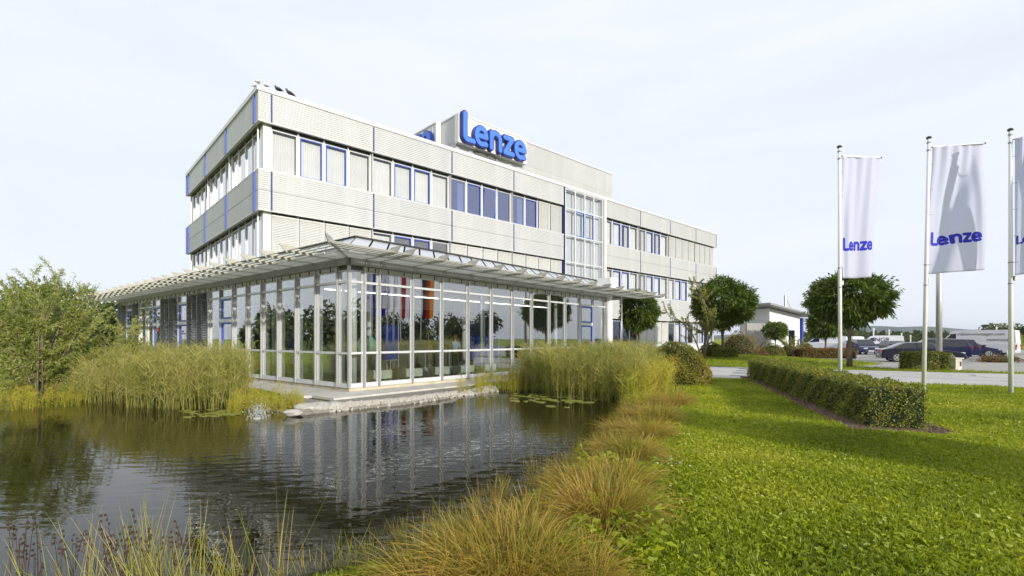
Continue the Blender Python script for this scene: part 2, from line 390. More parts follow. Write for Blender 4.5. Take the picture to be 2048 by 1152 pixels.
# --------- lettering from strokes: a tessellated plate whose outline is the stroke widened by r
def stroke_plate(strokes, r, res=0.02):
    seg = []
    for s in strokes:
        for a, b in zip(s[:-1], s[1:]): seg.append((a, b))
    A = np.array([a for a, b in seg], float); B = np.array([b for a, b in seg], float)
    lo = np.minimum(A, B).min(0) - r - res * 2; hi = np.maximum(A, B).max(0) + r + res * 2
    xs = np.arange(lo[0], hi[0] + res, res); ys = np.arange(lo[1], hi[1] + res, res)
    gx, gy = np.meshgrid(xs, ys, indexing='ij'); G = np.stack([gx.ravel(), gy.ravel()], 1)
    d = np.full(len(G), 1e9)
    for a, b in zip(A, B):
        e = b - a; w = G - a; t = np.clip((w @ e) / max(e @ e, 1e-12), 0, 1); q = w - t[:, None] * e
        d = np.minimum(d, np.sqrt((q ** 2).sum(1)))
    d = (d - r).reshape(gx.shape)
    verts, key, faces = [], {}, []
    def vid(k, p):
        if k not in key: key[k] = len(verts); verts.append(p)
        return key[k]
    for i in range(len(xs) - 1):
        for j in range(len(ys) - 1):
            cs = [(i, j), (i + 1, j), (i + 1, j + 1), (i, j + 1)]
            ds = [d[c] for c in cs]
            if min(ds) >= 0: continue
            poly = []
            for k in range(4):
                c, cn = cs[k], cs[(k + 1) % 4]; dc, dn = ds[k], ds[(k + 1) % 4]
                if dc < 0: poly.append(vid(c, (xs[c[0]], ys[c[1]])))
                if (dc < 0) != (dn < 0):
                    t = dc / (dc - dn); t = min(max(t, 0.02), 0.98)
                    p = (xs[c[0]] + (xs[cn[0]] - xs[c[0]]) * t, ys[c[1]] + (ys[cn[1]] - ys[c[1]]) * t)
                    poly.append(vid((min(c, cn), max(c, cn)), p))
            if len(poly) >= 3: faces.append(poly)
    return verts, faces

def solid(verts, faces, fn, z0, z1, mb, mi=0):
    """extrude a flat tessellation between depths z0 and z1; fn(x, y, z) -> xyz"""
    n = len(verts); vs = [fn(x, y, z1) for x, y in verts] + [fn(x, y, z0) for x, y in verts]
    fs = [tuple(f) for f in faces] + [tuple(i + n for i in f[::-1]) for f in faces]
    cnt = {}
    for f in faces:
        for a, b in zip(f, f[1:] + f[:1]): cnt[(a, b)] = 1
    for (a, b) in cnt:
        if (b, a) not in cnt: fs.append((b, a, a + n, b + n))
    mb.add(vs, fs, mi)

def arc(cx, cy, rx, ry, a0, a1, n=14):
    return [(cx + rx * cos(radians(a0 + (a1 - a0) * i / n)), cy + ry * sin(radians(a0 + (a1 - a0) * i / n))) for i in range(n + 1)]
def letter_e(cx):
    return [[(cx - 0.215, 0.37), (cx + 0.215, 0.37)] + arc(cx, 0.37, 0.215, 0.265, 0, 180)[1:] + arc(cx, 0.37, 0.215, 0.27, 180, 290)[1:] + [(cx + 0.20, 0.135)]]
WORD = [
    [[(0.10, 0.93), (0.10, 0.22)] + arc(0.22, 0.22, 0.12, 0.12, 180, 270, 6) + [(0.46, 0.10)]],
    letter_e(0.80),
    [[(1.25, 0.63), (1.25, 0.10)], [(1.25, 0.42)] + arc(1.45, 0.42, 0.20, 0.22, 180, 0) + [(1.65, 0.10)]],
    [[(1.87, 0.635), (2.23, 0.635), (1.87, 0.105), (2.25, 0.105)]],
    letter_e(2.62),
]
WORD_W = 2.95

def text_mesh(s, size, extrude=0.0):
    c = bpy.data.curves.new('lettering', 'FONT'); c.body = s; c.size = size; c.extrude = extrude; c.resolution_u = 3
    o = bpy.data.objects.new('lettering', c); me = bpy.data.meshes.new_from_object(o)
    bpy.data.objects.remove(o); me.materials.clear(); return me

# ====================================================================== OFFICE BUILDING
OFF_O, OFF_R = (-11.04, 21.5, 0.0), radians(90 - 47.14)
office = tag(empty('office_building', OFF_O, OFF_R), 'three storey silver grey office block with ribbed metal bands and blue joints', 'building')
JR = [0.0, 0.545] + [0.545 + 4.896 * k for k in range(1, 10)]          # joints along the sunny front
JL = [0.0, 0.60, 5.49, 10.33, 15.17, 15.75]                              # joints along the shaded side
JR[-1] = 44.15
STAIR0, STAIR1 = JR[5], JR[6]

_pm = {}
def panel_mesh(length, h, rib=0.094, mid=True, mt='clad'):
    k = (round(length, 3), round(h, 3), rib, mt)
    if k in _pm: return _pm[k]
    n = max(2, int(round(h / rib))); p = h / n; prof = []
    for i in range(n):
        z = i * p
        dp = min(0.036, 0.4 * p)
        if mid and h > 1.5 and i == n // 2: prof += [(dp + .02, z), (dp + .02, z + p * 0.45), (0.012, z + p * 0.5), (0.0, z + p * 0.998)]
        else: prof += [(dp, z), (dp, z + p * 0.17), (0.012, z + p * 0.24), (0.0, z + p * 0.998)]
    prof += [(0.12, h), (0.12, 0)]
    m = MB().prism(prof, lambda a, b, z: (a, b, z), 0.0, length)
    _pm[k] = m.mesh('cladding_panel', M[mt]); return _pm[k]

def faceR(name, me, x0, z, b=0.0, par=office): return put(name, me, par, (x0, b, z))
def faceL(name, me, y1, z, b=0.0, par=office): return put(name, me, par, (b, y1, z), -pi / 2)

B1, B1T = 11.22, 12.53
B2, B2T = 7.33, 9.13
B3, B3T = 3.30, 5.27
JW = 0.07
for (z0, z1, lo) in ((B1, B1T, 0), (B2, B2T, 0), (B3, B3T, 0)):
    for i in range(len(JR) - 1):
        if i == 5 or i == 0: continue
        a0, a1 = JR[i], JR[i + 1]
        faceR('cladding_panel', panel_mesh(a1 - a0 - JW, z1 - z0 - 0.06), a0 + JW / 2, z0 + 0.03)
    faceR('cladding_panel', panel_mesh(JR[1] - JW / 2, z1 - z0 - 0.06), 0.0, z0 + 0.03)
    for i in range(len(JL) - 1):
        a0, a1 = JL[i], JL[i + 1]; g0 = 0.03 if i == 0 else JW
        faceL('cladding_panel', panel_mesh(a1 - a0 - JW - (0.09 if i == 0 else 0), z1 - z0 - 0.06), a1 - JW / 2, z0 + 0.03)
    # joint strips: flush navy on the front, proud blue fins on the shaded side
    me = MB().box(-JW / 2, JW / 2, -0.006, 0.12, 0.03, z1 - z0 - 0.03).mesh('joint_strip', M['navy'])
    for x in JR[1:]: faceR('joint_strip', me, x, z0)
    me = MB().box(-JW / 2 - 0.05, JW / 2 + 0.05, -0.045, 0.12, 0.03, z1 - z0 - 0.03).mesh('joint_strip', M['blue'])
    for y in JL[1:]: faceL('joint_strip', me, y, z0)
    # slim rails closing each band top and bottom, and the soffit
    for zz, hh in ((z0, 0.028), (z1 - 0.028, 0.028)):
        MB().box(-0.014, STAIR0, -0.014, 0.12, zz, zz + hh).build('band_rail', M['coping'], office)
        MB().box(STAIR1, JR[-1] + 0.05, -0.014, 0.12, zz, zz + hh).build('band_rail', M['coping'], office)
        MB().box(-0.014, 0.12, 0.122, JL[-1], zz, zz + hh).build('band_rail', M['coping'], office)
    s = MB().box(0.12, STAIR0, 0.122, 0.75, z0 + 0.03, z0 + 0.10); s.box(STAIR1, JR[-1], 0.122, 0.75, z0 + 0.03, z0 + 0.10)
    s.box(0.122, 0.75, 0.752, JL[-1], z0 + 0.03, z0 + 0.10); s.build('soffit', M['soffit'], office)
    s = MB().box(0.13, STAIR0, 0.20, 0.5, z0 + 0.1, z1 - 0.03); s.box(STAIR1, JR[-1], 0.20, 0.5, z0 + 0.1, z1 - 0.03)
    s.box(0.20, 0.5, 0.502, JL[-1], z0 + 0.1, z1 - 0.03); s.build('spandrel_wall', M['soffit'], office)
# coping round the roof edge
MB().box(-0.07, STAIR1 + 1.0, -0.07, 0.55, B1T + 0.0, B1T + 0.19).build('coping', M['coping'], office)
MB().box(STAIR1 + 1.003, JR[-1] + 0.1, -0.07, 0.55, B1T, B1T + 0.12).build('coping', M['coping'], office)
MB().box(-0.07, 0.55, 0.553, JL[-1] + 0.05, B1T, B1T + 0.19).build('coping', M['coping'], office)
MB().box(0.4, JR[-1] - 0.1, 0.553, JL[-1], B1T - 0.25, B1T - 0.05).build('roof', M['alud'], office)
# core: floors, rear walls, room backs
c = MB()
for z in (B1 + 0.105, B2 + 0.105, B3 + 0.105, -0.3): c.box(0.52, JR[-1] - 0.02, 0.52, JL[-1] - 0.1, z, z + 0.3)
c.build('floor_slab', M['inner'], office)
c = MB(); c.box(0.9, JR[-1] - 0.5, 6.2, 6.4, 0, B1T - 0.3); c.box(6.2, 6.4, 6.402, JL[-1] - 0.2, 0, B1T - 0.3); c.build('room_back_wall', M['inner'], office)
MB().box(0.3, JR[-1], JL[-1] - 0.08, JL[-1] + 0.1, 0, B1T - 0.26).build('rear_wall', M['clad'], office)
MB().box(JR[-1] - 0.1, JR[-1] + 0.02, 0.3, JL[-1] - 0.09, 0, B1T - 0.26).build('end_wall', M['clad'], office)
for za, zb in ((B2T, B1 + .03), (B3T, B2 + .03), (0, B3 + .03)): MB().box(0.27, 0.545, 0.26, 0.60, za, zb).build('corner_column', M['white'], office)
MB().box(JR[-1] - 0.28, JR[-1] - 0.11, 0.26, 0.298, B2T, B1 + 0.02).build('corner_column', M['white'], office)
MB().box(JR[-1] - 0.28, JR[-1] - 0.11, 0.26, 0.298, B3T, B2 + 0.02).build('corner_column', M['white'], office)

# ---- windows
WH = 1.92; PLANE = 0.28
def frame_mesh(w, h, kind):
    m = MB(); t = 0.045
    def ring(x0, x1, z0, z1, t, b0, b1, mi):
        m.box(x0, x1, b0, b1, z0, z0 + t, mi); m.box(x0, x1, b0, b1, z1 - t, z1, mi)
        m.box(x0, x0 + t, b0, b1, z0 + t, z1 - t, mi); m.box(x1 - t, x1, b0, b1, z0 + t, z1 - t, mi)
    ring(0, w, 0, h, t, 0, 0.08, 0)
    if kind == 'blue': ring(t + .003, w - t - .003, t + .003, h - t - .003, 0.05, -0.012, 0.07, 1)
    return m.mesh('window', [M['wframe'], M['blue']])
def curtain_mesh(w, h, rng, gap=0.0):
    m = MB(); n = 22; x = np.linspace(gap, w, n); vs = []
    for i in range(n): vs += [(x[i], 0.022 * (1 if i % 2 else -1) + rng.uniform(-.008, .008), 0), (x[i], 0.022 * (1 if i % 2 else -1), h)]
    m.add(vs, [(2 * i, 2 * i + 2, 2 * i + 3, 2 * i + 1) for i in range(n - 1)]); return m.mesh('curtain', M['curtain'])
def blind_mesh(w, h, mt, pitch=0.075, ang=60, name='blind'):
    m = MB(); n = int(h / pitch); c_, s_ = cos(radians(ang)) * 0.04, sin(radians(ang)) * 0.04
    for i in range(n):
        z = h - 0.06 - i * pitch
        m.add([(0, -c_, z - s_), (w, -c_, z - s_), (w, c_, z + s_), (0, c_, z + s_), (0, -c_ + .003, z - s_ - .003), (w, -c_ + .003, z - s_ - .003)], [(0, 1, 2, 3), (0, 4, 5, 1)])
    m.box(0, w, -0.03, 0.03, h - 0.05, h); m.box(0, w, -0.02, 0.02, 0.0, 0.02)
    for x in (w * 0.2, w * 0.8): m.box(x - .004, x + .004, -0.041, -0.037, 0, h)
    return m.mesh(name, M[mt])
def pane_mesh(w, h, mt): return MB().box(0, w, 0, 0.012, 0, h).mesh('pane', M[mt])
NW = 4; MUL, MJ = 0.085, 0.15
def wwidth(L): return (L - MJ - 3 * MUL) / NW
FM = {}
def cached(k, fn):
    if k not in FM: FM[k] = fn()
    return FM[k]
crng = np.random.default_rng(3)
def window(face, a, z, w, h, kind, fill, glass, flip=False, b=PLANE, par=office):
    """frame part with pane and blind / curtain sub-parts, placed on a facade"""
    fr = face('window', cached(('f', round(w, 3), h, kind), lambda: frame_mesh(w, h, kind)), a, z, b, par)
    t = 0.09 if kind == 'blue' else 0.04
    pn = put('pane', cached(('p', round(w, 3), h, kind, glass), lambda: pane_mesh(w - 2 * t, h - 2 * t, glass)), fr, (t, 0.035, t))
    if kind == 'blue' and fill == 'tilt': pn.rotation_euler = (radians(5), 0, 0)
    if fill in ('curtain', 'half'):
        g = 0.0 if fill == 'curtain' else w * 0.5
        put('curtain', cached(('c', round(w, 3), h, fill, crng.integers(3)), lambda: curtain_mesh(w - 0.1, h - 0.16, crng, g)), fr, (0.05, 0.16, 0.03))
    if fill in ('blind', 'blindg'):
        put('blind', cached(('b', round(w, 3), h, fill), lambda: blind_mesh(w + 0.03, h + 0.0, fill, 0.075, 66)), fr, (-0.015, -0.11, 0.0))
    if fill == 'inblind':
        put('blind', cached(('b', round(w, 3), h, fill), lambda: blind_mesh(w - 0.12, h - 0.1, 'blindg', 0.06, 50)), fr, (0.06, 0.12, 0.05))
    return fr
def bay(face, a0, L, z, fills, glass, kinds=('fixed', 'blue', 'blue', 'fixed'), h=WH, rev=False):
    w = wwidth(L); x = a0 + (MJ / 2 if not rev else -(MJ / 2))
    for k in range(NW):
        f = fills[k]; gl = glass if isinstance(glass, str) else glass[k]
        if not rev: window(face, x + k * (w + MUL), z, w, h, kinds[k], f, gl)
        else: window(face, x - k * (w + MUL), z, w, h, kinds[k], f, gl)
    # mullions between the windows
    for k in range(NW + 1):
        wd = MUL if 0 < k < NW else MJ / 2
        if k == 0: p0 = 0.0
        elif k == NW: p0 = L - MJ / 2
        else: p0 = MJ / 2 + k * w + (k - 1) * MUL
        me = cached(('m', wd, h), lambda: MB().box(0.002, wd - 0.002, -0.02, 0.09, 0, h + 0.12).mesh('mullion', M['wframe']))
        face('mullion', me, a0 + p0 if not rev else a0 - p0, z, PLANE, office)

L0 = 4.896; C4 = ['curtain'] * 4
Z3, Z2 = B2T + 0.04, B3T + 0.04
front3 = {1: (C4, 'oglass'), 2: (C4, 'oglass'), 3: (['half', 'none', 'tilt', 'none'], 'skyglass'), 4: (['half', 'none', 'blind', 'blind'], 'skyglass'),
          6: (['curtain', 'curtain', 'half', 'curtain'], 'oglass'), 7: (['half', 'curtain', 'half', 'curtain'], 'oglass'), 8: (['blind'] * 4, 'oglass'), 9: (['blind'] * 4, 'oglass')}
front2 = {1: (['blind'] * 4, 'oglass'), 2: (['curtain', 'inblind', 'inblind', 'inblind'], 'oglass'), 3: (['blind'] * 4, 'oglass'), 4: (['blind'] * 4, 'oglass'),
          6: (C4, 'oglass'), 7: (['half', 'curtain', 'curtain', 'curtain'], 'oglass'), 8: (C4, 'oglass'), 9: (C4, 'oglass')}
front1 = {6: (['none'] * 4, 'oglass'), 7: (['blind'] * 4, 'oglass'), 8: (['none', 'curtain', 'curtain', 'none'], 'oglass'), 9: (C4, 'oglass')}
for tab, z in ((front3, Z3), (front2, Z2), (front1, 1.25)):
    for i, (fl, gl) in tab.items():
        bay(faceR, JR[i], JR[i + 1] - JR[i] - (0.2 if i == 9 else 0), z, fl, gl)
for z in (Z3, Z2):
    for i in (1, 2, 3):
        y1 = JL[i + 1]; Lb = JL[i + 1] - JL[i]; w = wwidth(Lb)
        for k in range(NW):
            window(faceL, y1 - MJ / 2 - k * (w + MUL), z, w, WH, 'fixed', 'curtain', 'sideglass')
        for k in range(NW + 1):
            wd = MUL if 0 < k < NW else MJ / 2
            p0 = 0.0 if k == 0 else (Lb - MJ / 2 if k == NW else MJ / 2 + k * w + (k - 1) * MUL)
            faceL('mullion', cached(('m', wd, WH), None), y1 - p0, z, PLANE)
    MB().box(PLANE, PLANE + 0.1, JL[4] + 0.08, JL[5], z, z + WH + 0.1).build('corner_column', M['wframe'], office)
    # near-black strip painting the shaded gap under the band, and sill line
    h = MB(); h.box(0.545, STAIR0, PLANE + 0.01, PLANE + 0.2, z + WH + 0.002, z + WH + 0.13); h.box(STAIR1, JR[-1] - 0.3, PLANE + 0.01, PLANE + 0.2, z + WH + 0.002, z + WH + 0.13)
    h.box(PLANE + 0.01, PLANE + 0.2, 0.61, JL[-1], z + WH + 0.002, z + WH + 0.13); h.build('shade_gap_strip', M['dark'], office)
    MB().box(0.10, STAIR0, -0.02, PLANE + 0.02, z - 0.038, z - 0.012).build('sill', M['wframe'], office)
    MB().box(STAIR1, JR[-1], -0.02, PLANE + 0.02, z - 0.038, z - 0.012).build('sill', M['wframe'], office)
    MB().box(-0.02, PLANE + 0.02, 0.62, JL[-1], z - 0.038, z - 0.012).build('sill', M['wframe'], office)
    me = MB().box(-0.02, 0.02, 0, 0.06, 0, WH + 0.1).mesh('drain_pipe', M['alu'])
    for y in JL[1:5]: faceL('drain_pipe', me, y, z, 0.12)
    for x in JR[2:5] + JR[7:9]: faceR('drain_pipe', me, x, z, 0.12)
# ground floor of the right wing: white base, vertical clad sheets
MB().box(STAIR1 + 0.3, JR[-1], 0.2, 0.5, 0.0, 1.22).build('base_wall', M['white'], office)
b = MB().box(0.55, STAIR0, 0.3, 0.5, 0.0, B3 + 0.02); b.build('base_wall', M['innerd'], office)

# ---- stair glazing
SZ = [3.3, 5.27, 7.22, 9.14, 11.06, 12.42]
g = (STAIR1 - 0.42 - STAIR0 - 0.12) / 4; gx0 = STAIR0 + 0.10
for ci in range(4):
    for ri in range(len(SZ) - 1):
        blue = ci in (1, 2) and ri == 3
        hh = SZ[ri + 1] - SZ[ri]
        window(faceR, gx0 + ci * g, SZ[ri], g - 0.004, hh - 0.004, 'blue' if blue else 'fixed', 'none', 'oglass', b=-0.03)
m = MB()
for k in range(5): m.box(gx0 + k * g - 0.03, gx0 + k * g + 0.026, -0.06, -0.032, 3.3, 12.44)
m.build('stair_mullion', M['white'], office)
MB().box(STAIR0 - 0.02, STAIR0 + 0.07, -0.05, 0.6, 0.0, B1T - 0.002).build('stair_jamb', M['navy'], office)
MB().box(STAIR1 - 0.30, STAIR1 - 0.045, -0.12, 0.6, 0.0, B1T - 0.002).build('stair_pillar', M['white'], office)
MB().box(STAIR0 + 0.08, STAIR1 - 0.31, 0.35, 0.45, 0, SZ[5]).build('stair_back_wall', M['stairpanel'], office)
MB().box(STAIR0 + 0.08, STAIR1 - 0.31, -0.04, 0.3, 12.445, B1T - 0.002).build('stair_head_panel', M['clad'], office)

# ---- penthouse
PX0, PX1, PY0, PY1, PZ0, PZ1 = 11.83, 28.2, 1.65, 10.5, 12.34, 15.6
hh = (PZ1 - PZ0) / 2
for k in range(2):
    for j in range(3):
        L_ = (PX1 - PX0) / 3
        put('penthouse_panel', panel_mesh(L_ - 0.004, hh - 0.02, 0.06, False), office, (PX0 + j * L_, PY0, PZ0 + k * hh + 0.01))
    me = MB().box(0, PY1 - PY0 - 0.13, 0, 0.1, 0, hh - 0.02).mesh('penthouse_panel', M['clad'])
    put('penthouse_panel', me, office, (PX0, PY1, PZ0 + k * hh + 0.01), -pi / 2)
MB().box(PX0 + 0.12, PX1, PY0 + 0.13, PY1, PZ0, PZ1 - 0.02).build('penthouse_core', M['alud'], office)
MB().box(PX0 - 0.05, PX1 + 0.05, PY0 - 0.05, PY0 + 0.2, PZ1 - 0.01, PZ1 + 0.07).build('penthouse_coping', M['coping'], office)
MB().box(PX0 - 0.05, PX0 + 0.2, PY0 + 0.203, PY1, PZ1 - 0.01, PZ1 + 0.07).build('penthouse_coping', M['coping'], office)
v = MB(); v.box(13.25, 15.15, PY0 - 0.06, PY0 - 0.03, PZ0, 13.75)
for k in range(14): x = 13.3 + k * 0.13; v.box(x, x + 0.05, PY0 - 0.14, PY0 - 0.062, PZ0, 13.72)
v.build('vent_grille', M['alud'], office)

# ====================================================================== ROOFTOP SIGNS
_plates = [(stroke_plate(w, 0.112, 0.02), stroke_plate(w, 0.076, 0.02)) for w in WORD]
def sign(label, loc, rz, W):
    t = tag(empty('rooftop_sign', (0, 0, 0)), label, 'sign', 'rooftop lettering signs')
    t.matrix_world = office.matrix_basis @ Matrix.Translation(loc) @ Matrix.Rotation(rz, 4, 'Z')
    s = (W - 0.25) / WORD_W; H = 1.80
    b = MB(); b.box(0, W, 0.14, 0.20, 0.10, H - 0.10); b.build('backing_board', M['white'], t)
    f = MB()
    for z in (0, H - 0.08): f.box(-0.05, W + 0.05, 0.10, 0.50, z, z + 0.08)
    for x in (-0.05, W * 0.5, W - 0.01): f.box(x, x + 0.06, 0.10, 0.50, 0.083, H - 0.083)
    f.build('sign_frame', M['white'], t)
    for k in range(7):
        x = W * (k + 0.5) / 7; MB().box(x - 0.015, x + 0.015, 0.115, 0.138, 0.1, H - 0.1).build('board_batten', M['coping'], t)
    for (o, i_) in _plates:
        mb = MB(); fn = lambda x, y, z: (0.06 + x * s, z, 0.02 + y * s)
        solid(o[0], o[1], fn, 0.11, -0.16, mb); L = mb.build('letter', M['signnavy'], t)
        mb = MB(); solid(i_[0], i_[1], fn, -0.155, -0.19, mb); mb.build('letter_face', M['signblue'], L)
    return t
bpy.context.view_layer.update()
sign('big blue rounded company lettering on the sunny front of the roof structure', (11.75, 1.10, 13.80), 0.0, 5.75)
sign('blue rounded lettering on the shaded left side of the roof structure, half hidden', (11.30, 3.25 + 5.75, 13.80), -pi / 2, 5.75)

# ====================================================================== PAVILION
PAV_O, PAV_R = (-5.215, 15.80, 0.0), radians(90 - 39.35)
pav = tag(empty('glass_pavilion', PAV_O, PAV_R), 'single storey glass pavilion with slatted metal sunshade standing by the pond', 'pavilion')
KR = [0.0, 0.543] + [1.128 + 1.425 * k for k in range(12)]      # right joints up to the entrance column
KL = [0.0] + [0.6146 + 1.371 * k for k in range(20)] + [27.2]
CR = [1.128 + 1.425 * k for k in range(12, 15)]
def PR(name, me, a, z=0.0, b=0.0, par=pav): return put(name, me, par, (a, b, z))
def PL(name, me, a, z=0.0, b=0.0, par=pav): return put(name, me, par, (b, a, z), -pi / 2)

def mull_mesh():
    m = MB(); m.box(-0.024, 0.024, -0.085, 0.03, 0.12, 4.05); m.box(-0.045, 0.045, -0.02, 0.03, 0.12, 4.05, 0); return m.mesh('mullion', M['alu'])
MUM = mull_mesh()
def colpost():
    return MB().box(-0.03, 0.03, 0.14, 0.22, 0.08, 3.95).mesh('inner_post', M['white'])
CPM = colpost()
def bay_frame(w, mid=True):
    k = ('bf', round(w, 3), mid)
    if k in FM: return FM[k]
    m = MB(); x0, x1 = 0.052, w - 0.052
    m.box(x0, x1, -0.03, 0.05, 0.115, 0.26); m.box(x0, x1, -0.045, 0.05, 3.50, 3.575); m.box(x0, x1, -0.02, 0.05, 3.875, 3.92)
    if mid: m.box(x0, x1, -0.045, 0.05, 1.20, 1.27)
    for x in (x0, x1 - 0.035):
        m.box(x, x + 0.035, -0.012, 0.04, 0.262, 1.198 if mid else 3.498)
        if mid: m.box(x, x + 0.035, -0.012, 0.04, 1.272, 3.498)
        m.box(x, x + 0.035, -0.012, 0.04, 3.577, 3.873)
    FM[k] = m.mesh('window', M['wframe']); return FM[k]
def bay_panes(fr, w, mid=True):
    x0, x1 = 0.09, w - 0.09
    for (z0, z1) in ((0.262, 1.198), (1.272, 3.498), (3.577, 3.873)) if mid else ((0.262, 3.498), (3.577, 3.873)):
        put('pane', cached(('pp', round(w, 3), z0, z1), lambda: MB().box(x0, x1, 0, 0.014, 0, z1 - z0).mesh('pane', M['glass'])), fr, (0, 0.01, z0))
def header(face, a, w):
    def mk():
        m = MB(); m.box(0.03, w - 0.03, -0.05, 0.05, 3.925, 4.052); m.box(0.03, w - 0.03, -0.02, 0.05, 3.922, 3.924)
        return m.mesh('header_panel', M['beige'])
    face('header_panel', cached(('hd', round(w, 3)), mk), a)
    cl = cached('clip', lambda: MB().box(-0.008, 0.008, -0.075, -0.052, 3.90, 4.04).mesh('clip', M['dark']))
    for f in (0.25, 0.72): face('clip', cl, a + (w * f if face is PR else -w * f))
def fascia(face, a, w):
    face('fascia_panel', cached(('fa', round(w, 3)), lambda: MB().box(0.006, w - 0.006, -0.10, 0.05, 4.062, 4.28).mesh('fascia_panel', M['alud'])), a)
def door_mesh(w):
    m = MB(); x0, x1 = 0.055, w - 0.055
    def ring(x0, x1, z0, z1, t, b0, b1, mi):
        m.box(x0, x1, b0, b1, z0, z0 + t, mi); m.box(x0, x1, b0, b1, z1 - t, z1, mi)
        m.box(x0, x0 + t, b0, b1, z0 + t, z1 - t, mi); m.box(x1 - t, x1, b0, b1, z0 + t, z1 - t, mi)
    ring(x0 + .04, x1 - .04, 0.14, 2.42, 0.075, -0.04, 0.04, 1); ring(x0 + .04, x1 - .04, 2.58, 3.46, 0.07, -0.04, 0.04, 1)
    m.box(x0, x0 + .038, -0.05, 0.05, 0.115, 3.57); m.box(x1 - .038, x1, -0.05, 0.05, 0.115, 3.57)
    m.box(x0 + .04, x1 - .04, -0.05, 0.05, 2.425, 2.575); m.box(x0 + .04, x1 - .04, -0.05, 0.05, 3.465, 3.57); m.box(x0 + .04, x1 - .04, -0.05, 0.05, 3.875, 3.92)
    return m.mesh('door', [M['wframe'], M['blue']])
def door(face, a, w):
    d = face('door', cached(('dr', round(w, 3)), lambda: door_mesh(w)), a)
    for (z0, z1) in ((0.215, 2.345), (2.65, 3.39), (3.575, 3.873)):
        put('pane', cached(('dp', round(w, 3), z0), lambda: MB().box(0.17, w - 0.17, 0, 0.014, 0, z1 - z0).mesh('pane', M['glass'])), d, (0, 0.0, z0))
    h = MB(); h.tube([(w - 0.13, -0.05, 1.15), (w - 0.13, -0.10, 1.15), (w - 0.25, -0.10, 1.15)], 0.012, 6); h.box(w - 0.145, w - 0.115, -0.05, -0.041, 1.02, 1.22)
    h.build('handle', M['alu'], d)
    return d
def screen(face, a, w):
    def mk():
        m = MB(); n = 46
        for i in range(n):
            z = 0.25 + i * 0.08
            m.add([(0.05, -0.11, z - .022), (w - 0.05, -0.11, z - .022), (w - 0.05, -0.075, z + .03), (0.05, -0.075, z + .03)], [(0, 1, 2, 3)])
            m.add([(0.05, -0.108, z - .024), (w - 0.05, -0.108, z - .024), (w - 0.05, -0.073, z + .028), (0.05, -0.073, z + .028)], [(3, 2, 1, 0)])
        for x in (0.045, w * 0.5, w - 0.055): m.box(x, x + 0.012, -0.118, -0.112, 0.2, 3.95)
        return m.mesh('screen_blind', M['screen'])
    face('screen_blind', cached(('sc', round(w, 3)), mk), a)

for i in range(len(KR) - 1):
    a, w = KR[i], KR[i + 1] - KR[i]
    if i: PR('mullion', MUM, a)
    header(PR, a, w) if i else None
    fascia(PR, a, w)
    if i == len(KR) - 3: door(PR, a, w)
    else: fr = PR('window', bay_frame(w), a); bay_panes(fr, w)
PR('mullion', MUM, KR[-1])
DOORS, SCREENS = {7: 0, 11: 0, 14: 0, 18: 0}, {9, 10, 12, 13, 17, 19, 20}
for i in range(len(KL) - 1):
    a, w = KL[i + 1], KL[i + 1] - KL[i]
    if i: PL('mullion', MUM, KL[i]); PL('inner_post', CPM, KL[i])
    header(PL, a, w) if i else None
    fascia(PL, a, w)
    if i in DOORS: door(PL, a, w)
    else: fr = PL('window', bay_frame(w), a); bay_panes(fr, w)
    if i in SCREENS: screen(PL, a, w)
PL('mullion', MUM, KL[-1])
MB().box(-0.04, 0.05, -0.04, 0.05, 0.115, 4.05).build('corner_post', M['alu'], pav)
# plinth, floor, ceiling, back and end walls
p = MB(); p.box(0.02, KR[-1], 0.02, 0.5, -0.1, 0.11); p.build('plinth', M['plinth'], pav)
p = MB(); p.box(0.02, 0.5, 0.502, KL[-1], -0.1, 0.11); p.build('plinth', M['plinth'], pav)
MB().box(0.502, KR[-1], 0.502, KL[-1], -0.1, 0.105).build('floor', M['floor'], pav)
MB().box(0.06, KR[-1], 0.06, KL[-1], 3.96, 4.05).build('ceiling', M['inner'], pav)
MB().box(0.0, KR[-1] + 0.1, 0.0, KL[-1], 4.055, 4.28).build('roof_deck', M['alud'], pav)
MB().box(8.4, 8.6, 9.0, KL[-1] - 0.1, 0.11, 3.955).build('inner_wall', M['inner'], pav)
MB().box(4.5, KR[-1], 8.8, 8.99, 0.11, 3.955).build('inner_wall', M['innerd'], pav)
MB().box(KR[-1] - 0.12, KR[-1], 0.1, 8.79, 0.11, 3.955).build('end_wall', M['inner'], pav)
MB().box(0.1, 8.39, KL[-1] - 0.12, KL[-1], 0.11, 3.955).build('end_wall', M['inner'], pav)
# round columns inside
for (x, y) in ((0.47, 0.47), (6.95, 0.62), (12.6, 0.62), (0.62, 6.4), (0.62, 12.0), (3.9, 4.6), (9.8, 4.6)):
    MB().lathe([(0.11, 0.11), (0.11, 3.958)], 20, (x, y, 0)).build('column', M['white'], pav, smooth=True)
# strip lights under the ceiling
me = MB().box(0, 1.34, -0.06, 0.06, -0.035, 0.0).mesh('strip_light', M['lamp'])
for k in range(10): put('strip_light', me, pav, (1.2 + k * 1.475, 3.5, 3.62))
me2 = MB().box(0, 1.34, -0.006, 0.006, 0.0, 0.34).mesh('lamp_hanger', M['alud'])
for k in range(10): put('lamp_hanger', me2, pav, (1.2 + k * 1.475, 3.5, 3.622))

